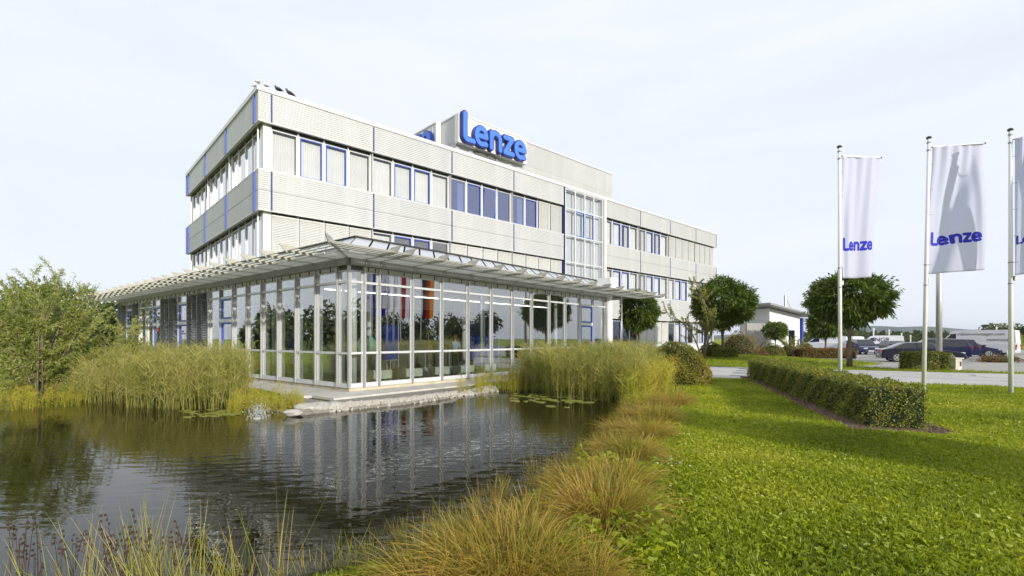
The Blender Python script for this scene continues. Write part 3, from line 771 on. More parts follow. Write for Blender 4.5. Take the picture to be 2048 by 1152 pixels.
# hipped sheet roof: a sloping skirt below a flat top
rz0, rz1, ro, ri = 4.70, 5.15, 0.03, 0.70
xE, yE = 17.4, KL[-1] + 0.2
def skirt(p0, p1, q0, q1, nseam, name):
    """sloping sheets between eave p0-p1 and ridge q0-q1, each sheet a part"""
    p0, p1, q0, q1 = map(Vector, (p0, p1, q0, q1))
    for i in range(nseam):
        t0, t1 = i / nseam + 0.002, (i + 1) / nseam - 0.002
        a, b_, c_, d_ = p0.lerp(p1, t0), p0.lerp(p1, t1), q0.lerp(q1, t1), q0.lerp(q1, t0)
        n = (b_ - a).cross(d_ - a).normalized() * 0.03
        m = MB(); m.add([a, b_, c_, d_, a - n, b_ - n, c_ - n, d_ - n], [(0, 1, 2, 3), (7, 6, 5, 4), (0, 4, 5, 1), (1, 5, 6, 2), (2, 6, 7, 3), (3, 7, 4, 0)])
        m.build(name, M['roofsheet'], pav)
        s = MB(); up = -n if n.z < 0 else n
        s.add([a, a + (b_ - a).normalized() * 0.018, d_ + (c_ - d_).normalized() * 0.018, d_, a + up * .5, a + (b_ - a).normalized() * 0.018 + up * .5, d_ + (c_ - d_).normalized() * 0.018 + up * .5, d_ + up * .5],
              [(0, 1, 2, 3), (4, 5, 6, 7), (0, 1, 5, 4), (1, 2, 6, 5), (2, 3, 7, 6), (3, 0, 4, 7)]); s.build('standing_seam', M['alud'], pav)
skirt((-ro, -ro, rz0), (xE, -ro, rz0), (ri, ri, rz1), (xE, ri, rz1), 24, 'roof_sheet')
skirt((-ro, yE, rz0), (-ro, -ro, rz0), (ri, yE, rz1), (ri, ri, rz1), 37, 'roof_sheet')
MB().box(ri - 0.05, xE, ri - 0.05, ri + 0.2, rz1 - 0.01, rz1 + 0.05).build('ridge_cap', M['dark'], pav)
MB().box(ri - 0.05, ri + 0.2, ri + 0.203, yE, rz1 - 0.01, rz1 + 0.05).build('ridge_cap', M['dark'], pav)
MB().box(ri + 0.203, xE, ri + 0.203, 8.7, rz1 - 0.04, rz1 + 0.0).build('roof_top', M['roofsheet'], pav)

# sunshade: cantilever brackets, four tilted slats per bay, ribbed grating next to the wall
OV = 1.95
def bracket_mesh(scale=1.0):
    poly = [(0.0, 4.285), (1.73 * scale, 4.30), (OV * scale, 4.52), (1.48 * scale, 4.52), (1.36 * scale, 4.45), (0.9 * scale, 4.41), (0.0, 4.41)]
    return MB().prism(poly, lambda a, s, z: (a, -s, z), -0.012, 0.012).mesh('bracket', M['beige'])
BRM = bracket_mesh(); HIP = bracket_mesh(sqrt(2))
def slats(face, a, w, s_cut=None, cutside=1):
    for s0 in (1.61, 1.39, 1.17, 0.95):
        x0, x1 = (0.016, w - 0.016)
        def mk(x0=x0, x1=x1, e=0.0):
            d = 0.13; t = 0.014
            P = [(s0, 4.402), (s0 + .10, 4.356), (s0 + .088, 4.336), (s0 - t, 4.382)]
            m = MB(); vs = [(x0 - (s if e > 0 else 0), -s, z) for s, z in P] + [(x1 + (s if e < 0 else 0), -s, z) for s, z in P]
            m.add(vs, [(0, 1, 2, 3)[::-1], (4, 5, 6, 7), (0, 4, 5, 1), (1, 5, 6, 2), (2, 6, 7, 3), (3, 7, 4, 0)]); return m.mesh('slat', M['beige'])
        face('slat', cached(('sl', round(w, 3), s0, s_cut), lambda: mk(e=s_cut or 0)), a)
def grating(face, a, w, s_cut=None):
    def mk():
        m = MB(); n = max(3, int(w / 0.085))
        for i in range(n):
            x = 0.02 + (w - 0.06) * i / (n - 1); m.box(x, x + 0.045, -0.86, -0.06, 4.30, 4.325)
        for s in (0.08, 0.45, 0.84): m.box(0.02, w - 0.02, -s - 0.02, -s + 0.02, 4.327, 4.36)
        if s_cut:
            ys = np.arange(0.1, 0.86, 0.085)
            for s in ys: (m.box(-s, 0.018, -s - 0.045, -s, 4.30, 4.325) if s_cut > 0 else m.box(w - 0.018, w + s, -s - 0.045, -s, 4.30, 4.325))
        return m.mesh('grating', M['frost'])
    face('grating', cached(('gr', round(w, 3), s_cut), mk), a)
RJ = KR + CR
for i in range(len(RJ) - 1):
    a, w = RJ[i], RJ[i + 1] - RJ[i]
    if i: PR('bracket', BRM, a)
    slats(PR, a, w, 1 if i == 0 else None); grating(PR, a, w, 1 if i == 0 else None)
PR('bracket', BRM, RJ[-1])
MB().box(0.0, xE, 0.0, 0.06, 4.285, 4.685).build('upper_fascia', M['alud'], pav); MB().box(0.0, 0.06, 0.062, yE, 4.285, 4.685).build('upper_fascia', M['alud'], pav)
LJ = KL[:-1] + [KL[-2] + 1.371, KL[-2] + 2.742]
for i in range(len(LJ) - 1):
    a, w = LJ[i + 1], LJ[i + 1] - LJ[i]
    if i: PL('bracket', BRM, LJ[i])
    slats(PL, a, w, -1 if i == 0 else None); grating(PL, a, w, -1 if i == 0 else None)
PL('bracket', BRM, LJ[-1])
put('bracket', HIP, pav, (0, 0, 0), -pi / 4)
# entrance porch: slab on a big column and a slim post
MB().box(KR[-1] + 0.15, CR[-1] + 0.1, 0.0, 5.0, 4.30, 4.42).build('porch_roof', M['soffit'], pav)
MB().lathe([(0.215, 0), (0.215, 4.29)], 24, (KR[-1] + 0.18, -0.12, 0)).build('porch_column', M['white'], pav, smooth=True)
MB().box(KR[-1] - 0.28, KR[-1] + 0.62, -0.5, 0.4, 4.45, 5.22).build('column_head_box', M['white'], pav)
MB().lathe([(0.045, 0), (0.045, 4.29)], 12, (18.75, -0.05, 0)).build('porch_post', M['alu'], pav, smooth=True)
# entrance screen wall behind the porch
for k in range(3):
    fr = put('window', bay_frame(1.425), pav, (KR[-1] + 0.3 + 1.43 * k, 2.4, 0)); bay_panes(fr, 1.425)
# warning notice on one of the far doors
n = MB(); n.box(0, 0.42, 0, 0.006, 0.22, 0.62); put('door_notice', n.mesh('door_notice', mat('notice_white', (0.72, 0.7, 0.7), 0.6)), pav, (-0.062, 19.2, 2.1), -pi / 2)
n = MB(); n.box(0, 0.42, -0.002, 0.006, 0.0, 0.215); put('door_notice', n.mesh('door_notice', mat('notice_red', (0.55, 0.09, 0.04), 0.6)), pav, (-0.062, 19.2, 2.1), -pi / 2)

# ====================================================================== GROUND, POND, PAVING
WZ = -0.12
POND = [(-2.6, 3.35), (-1.75, 3.95), (-1.0, 4.40), (-0.55, 5.05), (-0.1, 5.95), (0.45, 7.1), (1.05, 8.0), (1.6, 9.3), (2.3, 11.2), (2.75, 12.6), (3.3, 14.3), (2.4, 15.6),
        (0.9, 16.6), (-0.6, 16.6), (-2.0, 15.55), (-3.2, 14.2), (-4.3, 13.15), (-5.2, 12.55), (-6.3, 12.75), (-7.6, 13.2), (-9.0, 13.6), (-10.5, 14.6), (-12.0, 15.0), (-13.6, 14.6), (-15.5, 13.6),
        (-19.0, 12.5), (-20.0, 6.0), (-12.0, 3.2), (-6.0, 2.9)]
cP, sP = cos(PAV_R), sin(PAV_R)
def pavw(x, y): return (PAV_O[0] + cP * x - sP * y, PAV_O[1] + sP * x + cP * y)
TERR = [pavw(-1.5, -1.25), pavw(10.5, -1.15), pavw(17.2, -1.1), pavw(17.2, 3), pavw(3, 28.5), pavw(-1.55, 28.5)]
PD, PN = np.array([0.88, -0.475]), np.array([0.475, 0.88])        # entrance plaza: direction and cross direction
PL0, PL1 = 23.42, 32.4
def plaza_pt(s, c): return PD * s + PN * c
CARP = [(20.3, 29.6), (24.6, 25.2), (50, 12.0), (90, 10), (90, 75), (18, 75), (19.5, 44), (19.0, 37.2), (24.0, 36.6), (25.4, 33.6)]

GRAV = [at(600, 826, -.06), at(700, 815, -.06), at(800, 806, -.06), at(900, 793, -.06), pavw(4.5, -1.19), pavw(-1.5, -1.24), pavw(-1.52, 1.5), at(590, 808, -.06)]
def ground_h(P):
    P = np.asarray(P, float)
    d = poly_sd(P, POND)
    t = np.clip(d / 0.9, 0, 1); bank = WZ - 0.02 + 0.16 * t * t * (3 - 2 * t)
    z = np.where(d > 0, bank, WZ - 0.02 + np.clip(d, -1.2, 0) * 0.55)
    dt = poly_sd(P, TERR); z = np.where(dt < 0, np.minimum(z, -0.06), z)
    z = np.where(poly_sd(P, GRAV) < 0.12, np.minimum(z, -0.09), z)
    mound = 0.42 * np.exp(-(((P[:, 0] - 17.5) / 5.5) ** 2 + ((P[:, 1] - 37) / 4.5) ** 2)); z = z + mound
    z = z + np.where((d > 1.5) & (P[:, 1] < 22), 0.02 * np.sin(P[:, 0] * 1.3) * np.sin(P[:, 1] * 0.9), 0)
    c = P @ PN; inpl = (c > PL0 - 0.05) & (c < PL1 + 0.05) & (P @ PD > -12)
    z = np.where(inpl, np.minimum(z, -0.03), z)
    dc = poly_sd(P, CARP); z = np.where(dc < 0.2, np.minimum(z, -0.03), z)
    return z

xs = np.concatenate([[-6000, -2500, -1000, -400, -160, -80, -50, -36, -28, -24], np.arange(-21, 8, 0.25), np.arange(8, 30, 0.5), [32, 36, 42, 50, 65, 90, 140, 250, 500, 1200, 2800, 6000]])
ys = np.concatenate([[-3000, -800, -200, -60, -20, -8, -3, 0, 1, 2], np.arange(2.5, 18, 0.25), np.arange(18, 46, 0.5), [48, 52, 60, 75, 100, 150, 250, 500, 1200, 2800, 7000]])
gx, gy = np.meshgrid(xs, ys, indexing='ij'); G = np.stack([gx.ravel(), gy.ravel()], 1)
gz = ground_h(G)
nx, ny = len(xs), len(ys)
idx = np.arange(nx * ny).reshape(nx, ny)
quads = np.stack([idx[:-1, :-1], idx[1:, :-1], idx[1:, 1:], idx[:-1, 1:]], -1).reshape(-1, 4)
me = bpy.data.meshes.new('ground'); me.from_pydata(np.column_stack([G, gz]).tolist(), [], quads.tolist())
me.polygons.foreach_set('use_smooth', [True] * len(me.polygons))
# turf material: green sward, drier patches, brown mud under the pond and along its rim
m, nt, b = _new('turf'); N, L = nt.nodes, nt.links
g = N.new('ShaderNodeNewGeometry'); n1 = N.new('ShaderNodeTexNoise'); n1.inputs['Scale'].default_value = 0.5; n1.inputs['Detail'].default_value = 6
n2 = N.new('ShaderNodeTexNoise'); n2.inputs['Scale'].default_value = 14; n2.inputs['Detail'].default_value = 8
L.new(g.outputs['Position'], n1.inputs['Vector']); L.new(g.outputs['Position'], n2.inputs['Vector'])
ad = N.new('ShaderNodeMath'); ad.operation = 'MULTIPLY_ADD'; ad.inputs[1].default_value = 0.5
L.new(n2.outputs['Fac'], ad.inputs[0]); 
ml = N.new('ShaderNodeMath'); ml.operation = 'MULTIPLY'; ml.inputs[1].default_value = 0.5
L.new(n1.outputs['Fac'], ml.inputs[0]); L.new(ml.outputs[0], ad.inputs[2])
cr = N.new('ShaderNodeValToRGB'); e = cr.color_ramp.elements
e[0].position = 0.36; e[0].color = (0.10, 0.13, 0.007, 1); e[1].position = 0.66; e[1].color = (0.34, 0.36, 0.024, 1)
q = e.new(0.5); q.color = (0.22, 0.27, 0.013, 1)
L.new(ad.outputs[0], cr.inputs['Fac'])
sx = N.new('ShaderNodeSeparateXYZ'); L.new(g.outputs['Position'], sx.inputs[0])
mr = N.new('ShaderNodeMapRange'); mr.inputs['From Min'].default_value = -0.08; mr.inputs['From Max'].default_value = -0.02
L.new(sx.outputs['Z'], mr.inputs['Value'])
mx = N.new('ShaderNodeMix'); mx.data_type = 'RGBA'; mx.inputs['A'].default_value = (0.055, 0.042, 0.02, 1)
L.new(mr.outputs['Result'], mx.inputs['Factor']); L.new(cr.outputs['Color'], mx.inputs['B']); L.new(mx.outputs['Result'], b.inputs['Base Color'])
b.inputs['Roughness'].default_value = 0.9; b.inputs['Specular IOR Level'].default_value = 0.2
bp = N.new('ShaderNodeBump'); bp.inputs['Strength'].default_value = 0.9; bp.inputs['Distance'].default_value = 0.05
L.new(n2.outputs['Fac'], bp.inputs['Height']); L.new(bp.outputs['Normal'], b.inputs['Normal'])
me.materials.append(m); struct(put('ground', me))

# pond water: dark, wind ripples running from the fountain side, slightly larger swell
m, nt, b = _new('pond_water'); N, L = nt.nodes, nt.links
b.inputs['Base Color'].default_value = (0.014, 0.0115, 0.003, 1); b.inputs['Roughness'].default_value = 0.015; b.inputs['IOR'].default_value = 1.33
b.inputs['Specular IOR Level'].default_value = 0.5
g = N.new('ShaderNodeNewGeometry'); mp = N.new('ShaderNodeMapping'); mp.inputs['Rotation'].default_value = (0, 0, radians(14)); mp.inputs['Scale'].default_value = (1.0, 3.4, 1)
L.new(g.outputs['Position'], mp.inputs['Vector'])
n1 = N.new('ShaderNodeTexNoise'); n1.inputs['Scale'].default_value = 2.1; n1.inputs['Detail'].default_value = 2.5; n1.inputs['Roughness'].default_value = 0.42; n1.inputs['Distortion'].default_value = 0.3
L.new(mp.outputs['Vector'], n1.inputs['Vector'])
wv = N.new('ShaderNodeTexWave'); wv.wave_type = 'RINGS'; wv.rings_direction = 'SPHERICAL'; wv.inputs['Scale'].default_value = 1.1; wv.inputs['Distortion'].default_value = 2.2; wv.inputs['Detail'].default_value = 2; wv.inputs['Detail Scale'].default_value = 1.2
mp2 = N.new('ShaderNodeMapping'); mp2.inputs['Location'].default_value = (5.9, -11.6, -WZ); L.new(g.outputs['Position'], mp2.inputs['Vector']); L.new(mp2.outputs['Vector'], wv.inputs['Vector'])
n3 = N.new('ShaderNodeTexNoise'); n3.inputs['Scale'].default_value = 0.35; n3.inputs['Detail'].default_value = 2; L.new(g.outputs['Position'], n3.inputs['Vector'])
mr = N.new('ShaderNodeMapRange'); mr.inputs['From Min'].default_value = 0.35; mr.inputs['From Max'].default_value = 0.65; mr.inputs['To Min'].default_value = 0.35; mr.inputs['To Max'].default_value = 1.0
L.new(n3.outputs['Fac'], mr.inputs['Value'])
ad = N.new('ShaderNodeMath'); ad.operation = 'MULTIPLY_ADD'; ad.inputs[1].default_value = 0.16
L.new(wv.outputs['Fac'], ad.inputs[0]); L.new(n1.outputs['Fac'], ad.inputs[2])
bp = N.new('ShaderNodeBump'); bp.inputs['Distance'].default_value = 0.05; L.new(ad.outputs[0], bp.inputs['Height'])
m2 = N.new('ShaderNodeMath'); m2.operation = 'MULTIPLY'; m2.inputs[1].default_value = 0.12; L.new(mr.outputs['Result'], m2.inputs[0]); L.new(m2.outputs[0], bp.inputs['Strength'])
L.new(bp.outputs['Normal'], b.inputs['Normal'])
POND_OUT = []
pc = np.array(POND).mean(0)
w = MB(); ctr = np.array(POND)
grow = ctr + unit(ctr - np.array([-6.5, 9.0])) * 0.35
w.add([(p[0], p[1], WZ) for p in grow], [tuple(range(len(grow)))]); wo = w.build('pond_water', m); struct(wo)

# terrace slab and edging strip
def poly_slab(name, poly, z0, z1, mt, parent=None):
    mb = MB(); n = len(poly); vs = [(x, y, z1) for x, y in poly] + [(x, y, z0) for x, y in poly]
    mb.add(vs, [tuple(range(n)), tuple(range(n, 2 * n))[::-1]] + [(i, i + n, (i + 1) % n + n, (i + 1) % n) for i in range(n)])
    return mb.build(name, mt, parent)
tr = struct(empty('terrace', PAV_O, PAV_R))
# big cast slabs round the pavilion, each a piece
x = -1.45
def tslab(x0, x1, y0, y1): MB().box(x0 + .006, x1 - .006, y0 + .006, y1 - .006, -0.25, RNG.uniform(-0.004, 0.004)).build('terrace_slab', M['concrete'], tr)
for i in range(10): tslab(-1.25 + i * 1.85, -1.25 + (i + 1) * 1.85, -1.2, 0.015)
for i in range(15): tslab(-1.5, 0.015, 0.02 + i * 1.9, 0.02 + (i + 1) * 1.9)
gs = struct(poly_slab('gravel_strip', GRAV, -.4, -.05, M['gravel']))
# entrance plaza of big paving stones
pz = struct(empty('entrance_plaza', (0, 0, 0)))
poly_slab('paving_bed', [tuple(plaza_pt(-12, PL0)), tuple(plaza_pt(34, PL0)), tuple(plaza_pt(34, PL1)), tuple(plaza_pt(-12, PL1))], -0.3, -0.022, M['slabd'], pz)
sl = {}
ang = atan2(PD[1], PD[0])
for wv_ in (2.0,):
    sl['a'] = MB().box(0.006, 1.994, 0.006, 0.994, -0.04, 0).mesh('paving_stone', M['slab']); sl['b'] = MB().box(0.006, 1.994, 0.006, 0.994, -0.04, 0).mesh('paving_stone', M['slabd'])
cnt = 0
for r in range(9):
    for k in range(-6, 12):
        s0 = k * 2.0 + (0.0 if r % 2 else 1.0); p = plaza_pt(s0, PL0 + r * 0.997)
        ctrp = plaza_pt(s0 + 1, PL0 + r + 0.5)
        if poly_sd([ctrp], TERR)[0] < 0.9: continue
        dark = k in (-1,) or (k == 7 and r < 9)
        o = put('paving_stone', sl['b' if dark else 'a'], pz, (p[0], p[1], RNG.uniform(-0.004, 0.004)), ang); cnt += 1
cp = poly_slab('car_park', CARP, -0.3, -0.006, M['asphalt']); struct(cp)

# lawn plants -----------------------------------------------------------------
def tuft(seed, n=11, h=0.085, wd=0.007, spread=0.035):
    r = np.random.default_rng(seed); P = np.column_stack([r.normal(0, spread * .5, (n, 2)), np.zeros(n)])
    D = np.column_stack([r.normal(0, 0.55, (n, 2)), np.ones(n)])
    return np_mesh('grass_tuft', ribbons(P, D, h, wd, r, 0.35, 3), rib_pat(3), M['lawnleaf'])
def rosette(seed, n=7, l=0.048, wd=0.024):
    r = np.random.default_rng(seed); a = r.uniform(0, 6.28, n); P = np.column_stack([0.012 * np.cos(a), 0.012 * np.sin(a), r.uniform(0.0, 0.03, n)])
    D = np.column_stack([np.cos(a), np.sin(a), r.uniform(0.25, 1.4, n)])
    return np_mesh('leaf_rosette', leaves(P, D, l, wd, r, 0.15, 0.25), LEAF, M['lawnleaf'])
HEDGE_A, HEDGE_B = np.array([7.15, 9.15]), np.array([10.65, 21.2])
hd = (HEDGE_B - HEDGE_A) / np.linalg.norm(HEDGE_B - HEDGE_A); hn = np.array([hd[1], -hd[0]])
HLEN, HW, HH = float(np.linalg.norm(HEDGE_B - HEDGE_A)), 0.95, 0.80
MULCH = [tuple(HEDGE_A - hd * 0.55 - hn * 0.98), tuple(HEDGE_A - hd * 0.62 + hn * 0.5), tuple(HEDGE_A + hn * 0.85 - hd * 0.2), tuple(HEDGE_B + hn * 0.65 + hd * 0.3), tuple(HEDGE_B - hn * 0.75 + hd * 0.3)]
def lawn_pts(n, x0, x1, y0, y1, rng, dmin=0.55, front=True):
    P = np.column_stack([rng.uniform(x0, x1, n), rng.uniform(y0, y1, n)])
    k = (poly_sd(P, POND) > dmin) & (poly_sd(P, TERR) > 0.1) & (poly_sd(P, MULCH) > -0.08) & (poly_sd(P, CARP) > 0.05)
    c = P @ PN; k &= ((c < PL0 - 0.03) | (c > PL1 + 0.03))
    if front: k &= (P[:, 0] < 1.12 * P[:, 1] + 0.6) & (P[:, 0] > -0.55 * P[:, 1] - 0.4)
    P = P[k]; return np.column_stack([P, ground_h(P) - 0.004])
r = np.random.default_rng(11)
TUFT = [tuft(i) for i in range(4)]; ROS = [rosette(i + 20, 6 + i % 3) for i in range(4)]
pts = np.concatenate([lawn_pts(26000, -1.5, 9.5, 2.6, 9.2, r), lawn_pts(21000, 0, 17, 9.2, 20, r)])
scatter('lawn_grass', pts, TUFT, 0.75, 1.35, 0.3, 1 + 0.02 * pts[:, 1], 3)
nz = np.sin(pts[:, 0] * 1.7) + np.sin(pts[:, 1] * 2.1 + pts[:, 0])
p2 = np.concatenate([lawn_pts(42000, -1.5, 9.5, 2.6, 8.8, r), lawn_pts(15000, 0, 17, 8.8, 17, r)])
scatter('lawn_weeds', p2, ROS, 0.6, 1.3, 0.35, 0.95 + 0.02 * p2[:, 1], 9)
p3 = np.concatenate([lawn_pts(9000, 10, 26, 24, 45, r, front=False), lawn_pts(7000, -30, -8, 15, 40, r)])
scatter('far_lawn_grass', p3, TUFT, 1.2, 2.2, 0.35, None, 5)
# daisies
dm = MB(); dm.lathe([(0.004, 0), (0.004, 0.07), (0.02, 0.075), (0.022, 0.083), (0.004, 0.088)], 7); dme = dm.mesh('daisy', mat('daisy_white', (0.75, 0.75, 0.72), 0.7))
dp = np.array([at(u, v) for u, v in zip(r.normal(1335, 26, 16), r.normal(930, 9, 16))]); scatter('daisies', np.column_stack([dp, ground_h(dp)]), [dme], 0.45, 0.8, 0.3)
# mulch bed under the hedge
mb_ = poly_slab('mulch_bed', MULCH, -0.2, 0.045, M['mulch']); struct(mb_)
chip = [MB().box(-.03, .03, -.009, .009, -.003, .004).mesh('bark_chip', M['mulch'])]
mp_ = np.column_stack([r.uniform(5.5, 11.5, 26000), r.uniform(8, 22, 26000)]); mp_ = mp_[poly_sd(mp_, MULCH) < -0.01][:5000]
scatter('bark_chips', np.column_stack([mp_, np.full(len(mp_), 0.05)]), chip, 0.6, 1.5, 0.5)

# hedges and clipped bushes ---------------------------------------------------
def shell_leaves(P, Nn, n_mat, name, length, width, rng, jit=0.7):
    D = unit(Nn * 0.4 + unit(rng.normal(size=Nn.shape))); return np_mesh(name, leaves(P, D, length, width, rng, 0.05, 0.15, unit(Nn)), LEAF, n_mat)
def box_hedge(name, label, cat, loc, rz, L, W, H, n, mt, ll=0.06, lw=0.03, group=None, seed=0):
    rng = np.random.default_rng(seed)
    t = tag(empty(name, loc, rz), label, cat, group)
    c = MB().box(0.05, L - 0.05, -W / 2 + 0.05, W / 2 - 0.05, 0, H - 0.05).build('branches', M['hedgecore'], t)
    A = np.array([L * W, L * H, L * H, W * H, W * H]); pr = A / A.sum(); f = rng.choice(5, n, p=pr)
    u, v = rng.uniform(0, 1, n), rng.uniform(0, 1, n); P = np.zeros((n, 3)); Nn = np.zeros((n, 3))
    def wob(a, b): return 0.035 * np.sin(a * 5.1 + b * 3.3) + 0.02 * np.sin(a * 13 + b * 9)
    k = f == 0; P[k] = np.column_stack([u[k] * L, (v[k] - .5) * W, H + wob(u[k] * L, v[k] * 3)]); Nn[k] = (0, 0, 1)
    for fi, sg in ((1, -1), (2, 1)):
        k = f == fi; P[k] = np.column_stack([u[k] * L, sg * (W / 2 + wob(u[k] * L, v[k] * 2)), v[k] * H]); Nn[k] = (0, sg, 0.25)
    for fi, sg in ((3, 0), (4, 1)):
        k = f == fi; P[k] = np.column_stack([sg * L + (1 if sg else -1) * wob(u[k] * 3, v[k] * 2), (u[k] - .5) * W, v[k] * H]); Nn[k] = (1 if sg else -1, 0, 0.25)
    # rounded shoulders
    cx = np.array([L / 2, 0, H / 2]); hx = np.array([L / 2, W / 2, H / 2])
    q = (P - cx) / hx; ov = np.clip(np.sort(np.abs(q), 1)[:, 1] - 0.8, 0, 0.3) / 0.2
    P = P - (q * hx / np.linalg.norm(q * hx, axis=1, keepdims=True)) * (ov ** 2 * 0.09)[:, None]
    P += rng.normal(0, 0.022, P.shape); P[:, 2] = np.maximum(P[:, 2], 0.01)
    put('foliage', shell_leaves(P, Nn, mt, 'foliage', ll, lw, rng), t); return t
def ball_bush(name, label, cat, loc, rx, ry, rz_, n, mt, ll=0.06, lw=0.03, group=None, seed=0, lump=0.08, rough=0.03):
    rng = np.random.default_rng(seed)
    t = tag(empty(name, loc), label, cat, group)
    d = unit(rng.normal(size=(n, 3))); d[:, 2] = np.abs(d[:, 2]) * 1.0 - 0.25 * (rng.uniform(size=n) < .3); d = unit(d)
    lumpv = 1 + lump * (np.sin(d[:, 0] * 5 + seed) * np.sin(d[:, 1] * 6 + 1) + 0.6 * np.sin(d[:, 2] * 9 + d[:, 0] * 7))
    rr = lumpv * (1 - rough * 3 * rng.uniform(size=n) ** 2)
    P = d * rr[:, None] * np.array([rx, ry, rz_]) ; P[:, 2] = np.maximum(P[:, 2] + rz_ * 0.12, 0.02)
    c = MB(); c.lathe([(rx * .5, 0), (rx * .82, rz_ * .3), (rx * .78, rz_ * .6), (rx * .45, rz_ * .92), (0.02, rz_ * 1.0)], 14); co = c.build('branches', M['hedgecore'], t); co.scale = (1, ry / rx, 1)
    put('foliage', shell_leaves(P, d, mt, 'foliage', ll, lw, rng, 0.6), t); return t
h0 = HEDGE_A
box_hedge('clipped_hedge', 'long low clipped hedge running along the lawn in front of the flagpoles', 'hedge', (h0[0], h0[1], 0.0), atan2(hd[1], hd[0]), HLEN, HW, HH, 52000, M['hedge'], 0.044, 0.024, seed=1)
box_hedge('clipped_hedge', 'short dark clipped hedge at the car park edge beside the dark saloon', 'hedge', (21.4, 26.95, 0), radians(-5), 2.1, 0.95, 0.95, 6000, M['hedge'], 0.07, 0.04, seed=2)
box_hedge('clipped_hedge', 'small cube shaped hedge under the round tree nearest the office block', 'hedge', (14.85, 36.0, 0), 0, 1.36, 1.2, 0.98, 4500, M['hedge'], 0.08, 0.045, seed=3)
ball_bush('round_bush', 'big rounded green and orange bush beside the reeds', 'bush', (6.15, 18.4, 0), 1.18, 1.15, 1.38, 15000, M['bush'], 0.075, 0.03, seed=4)
for i, (u, v, Y, rx, h, mt, lab) in enumerate([
    (1478, 700, 40, 1.35, 1.75, 'drybush', 'dry straw coloured bush behind the cube hedge'),
    (1516, 697, 40.5, 0.85, 0.85, 'redbush', 'low clipped bush at the left end of the row on the mound'),
    (1546, 697, 41.5, 1.0, 1.15, 'bush', 'clipped green bush in the middle of the row on the mound'),
    (1580, 697, 42, 0.75, 1.05, 'redbush', 'clipped rusty bush in front of the gatehouse door'),
    (1612, 700, 42, 0.8, 1.2, 'bush', 'green and rust bush left of the parked white van'),
    (1330, 700, 33.5, 0.7, 1.0, 'bush', 'dark green shrub against the white office wall'),
    (1425, 715, 38, 1.0, 0.9, 'bush', 'spreading shrub at the foot of the birch stems')]):
    X = (u - 1024) / FPX * Y
    ball_bush('round_bush', lab, 'bush', (X, Y, float(ground_h([(X, Y)])[0])), rx, rx, h, 2600, M[mt], 0.11, 0.05, 'bushes by the gatehouse', seed=20 + i)
box_hedge('clipped_hedge', 'long low rusty brown hedge in front of the white vans', 'hedge', ((1600 - 1024) / FPX * 41, 41.0, 0.1), radians(-14), 3.9, 1.1, 0.75, 5500, M['redbush'], 0.1, 0.05, seed=6)

# trees ------------------------------------------------------------------------
def limb_tree(t, mt, base_r, h, n_limb, spread, rng, crown_z, up=1.0):
    b = MB(); b.tube([(0, 0, -0.05), (0.02, 0.01, h * .4), (0.0, 0.02, h * .8), (0.01, 0, h)], [base_r * 1.25, base_r, base_r * .9, base_r * .95], 10)
    for k in range(n_limb):
        a = 2 * pi * k / n_limb + rng.uniform(-.3, .3); e = rng.uniform(0.5, 1.0) * spread
        b.tube([(0, 0, h * 0.95), (cos(a) * e * .45, sin(a) * e * .45, h + (crown_z - h) * .6), (cos(a) * e, sin(a) * e, crown_z + rng.uniform(-.2, .6) * up)], [base_r * .55, base_r * .35, base_r * .12], 6)
    return b.build('trunk', mt, t, smooth=True)
def round_tree(label, loc, rx, z0, z1, n, seed, group='round headed trees', ll=0.26, lw=0.085, trunk_r=0.13):
    rng = np.random.default_rng(seed); t = tag(empty('round_tree', loc), label, 'tree', group)
    zc = (z0 + z1) / 2; hz = (z1 - z0) / 2
    limb_tree(t, M['bark'], trunk_r, z0 + 0.15, 7, rx * .75, rng, zc)
    d = unit(rng.normal(size=(n, 3)))
    lump = 1 + 0.10 * np.sin(d[:, 0] * 4 + seed) * np.cos(d[:, 1] * 5) + 0.07 * np.sin(d[:, 2] * 7 + d[:, 0] * 6 + seed)
    rr = lump * rng.uniform(0.35, 1.0, n) ** 0.35 * np.where(rng.uniform(size=n) < .13, rng.uniform(1.04, 1.17, n), 1.0)
    # flat bottom: crown fuller below its middle
    P = d * rr[:, None] * np.array([rx, rx, hz]); lo = P[:, 2] < 0
    P[lo, 2] *= 0.85; P[lo, :2] *= 0.97
    P[:, 2] += zc
    # sprays: 5 leaflets along short twigs pointing outwards
    k = 5; tw = unit(d + rng.normal(0, 0.45, d.shape) + np.array([0, 0, 0.1]))
    S = unit(np.cross(tw, unit(rng.normal(size=(n, 3)))))
    PP, DD = [], []
    for j in range(k):
        f = j / k; sgn = 1 if j % 2 else -1
        PP.append(P + tw * ll * 1.1 * f); DD.append(tw * 0.75 + S * sgn * (0.8 if j < k - 1 else 0) + np.array([0, 0, -0.18]))
    PP = np.concatenate(PP); DD = np.concatenate(DD)
    put('crown', np_mesh('crown', leaves(PP, DD, ll, lw, rng, 0.25, 0.2), LEAF, M['treeleaf']), t); return t
def gz1(x, y): return float(ground_h([(x, y)])[0])
round_tree('broad round headed tree right behind the first flagpole', (19.95, 29.2, 0), 1.84, 2.5, 5.5, 3600, 1, trunk_r=0.15)
round_tree('round headed tree growing out of the cube hedge', (15.6, 36.6, 0), 1.95, 2.5, 6.0, 3600, 2)
round_tree('small dark round headed tree under the end of the entrance canopy', (8.55, 33.2, 0), 1.12, 2.2, 4.8, 2200, 3, ll=0.2, lw=0.07, trunk_r=0.09)
round_tree('smaller round headed tree further back by the white vans', (28.9, 45.5, 0), 1.4, 1.85, 4.2, 1800, 4)
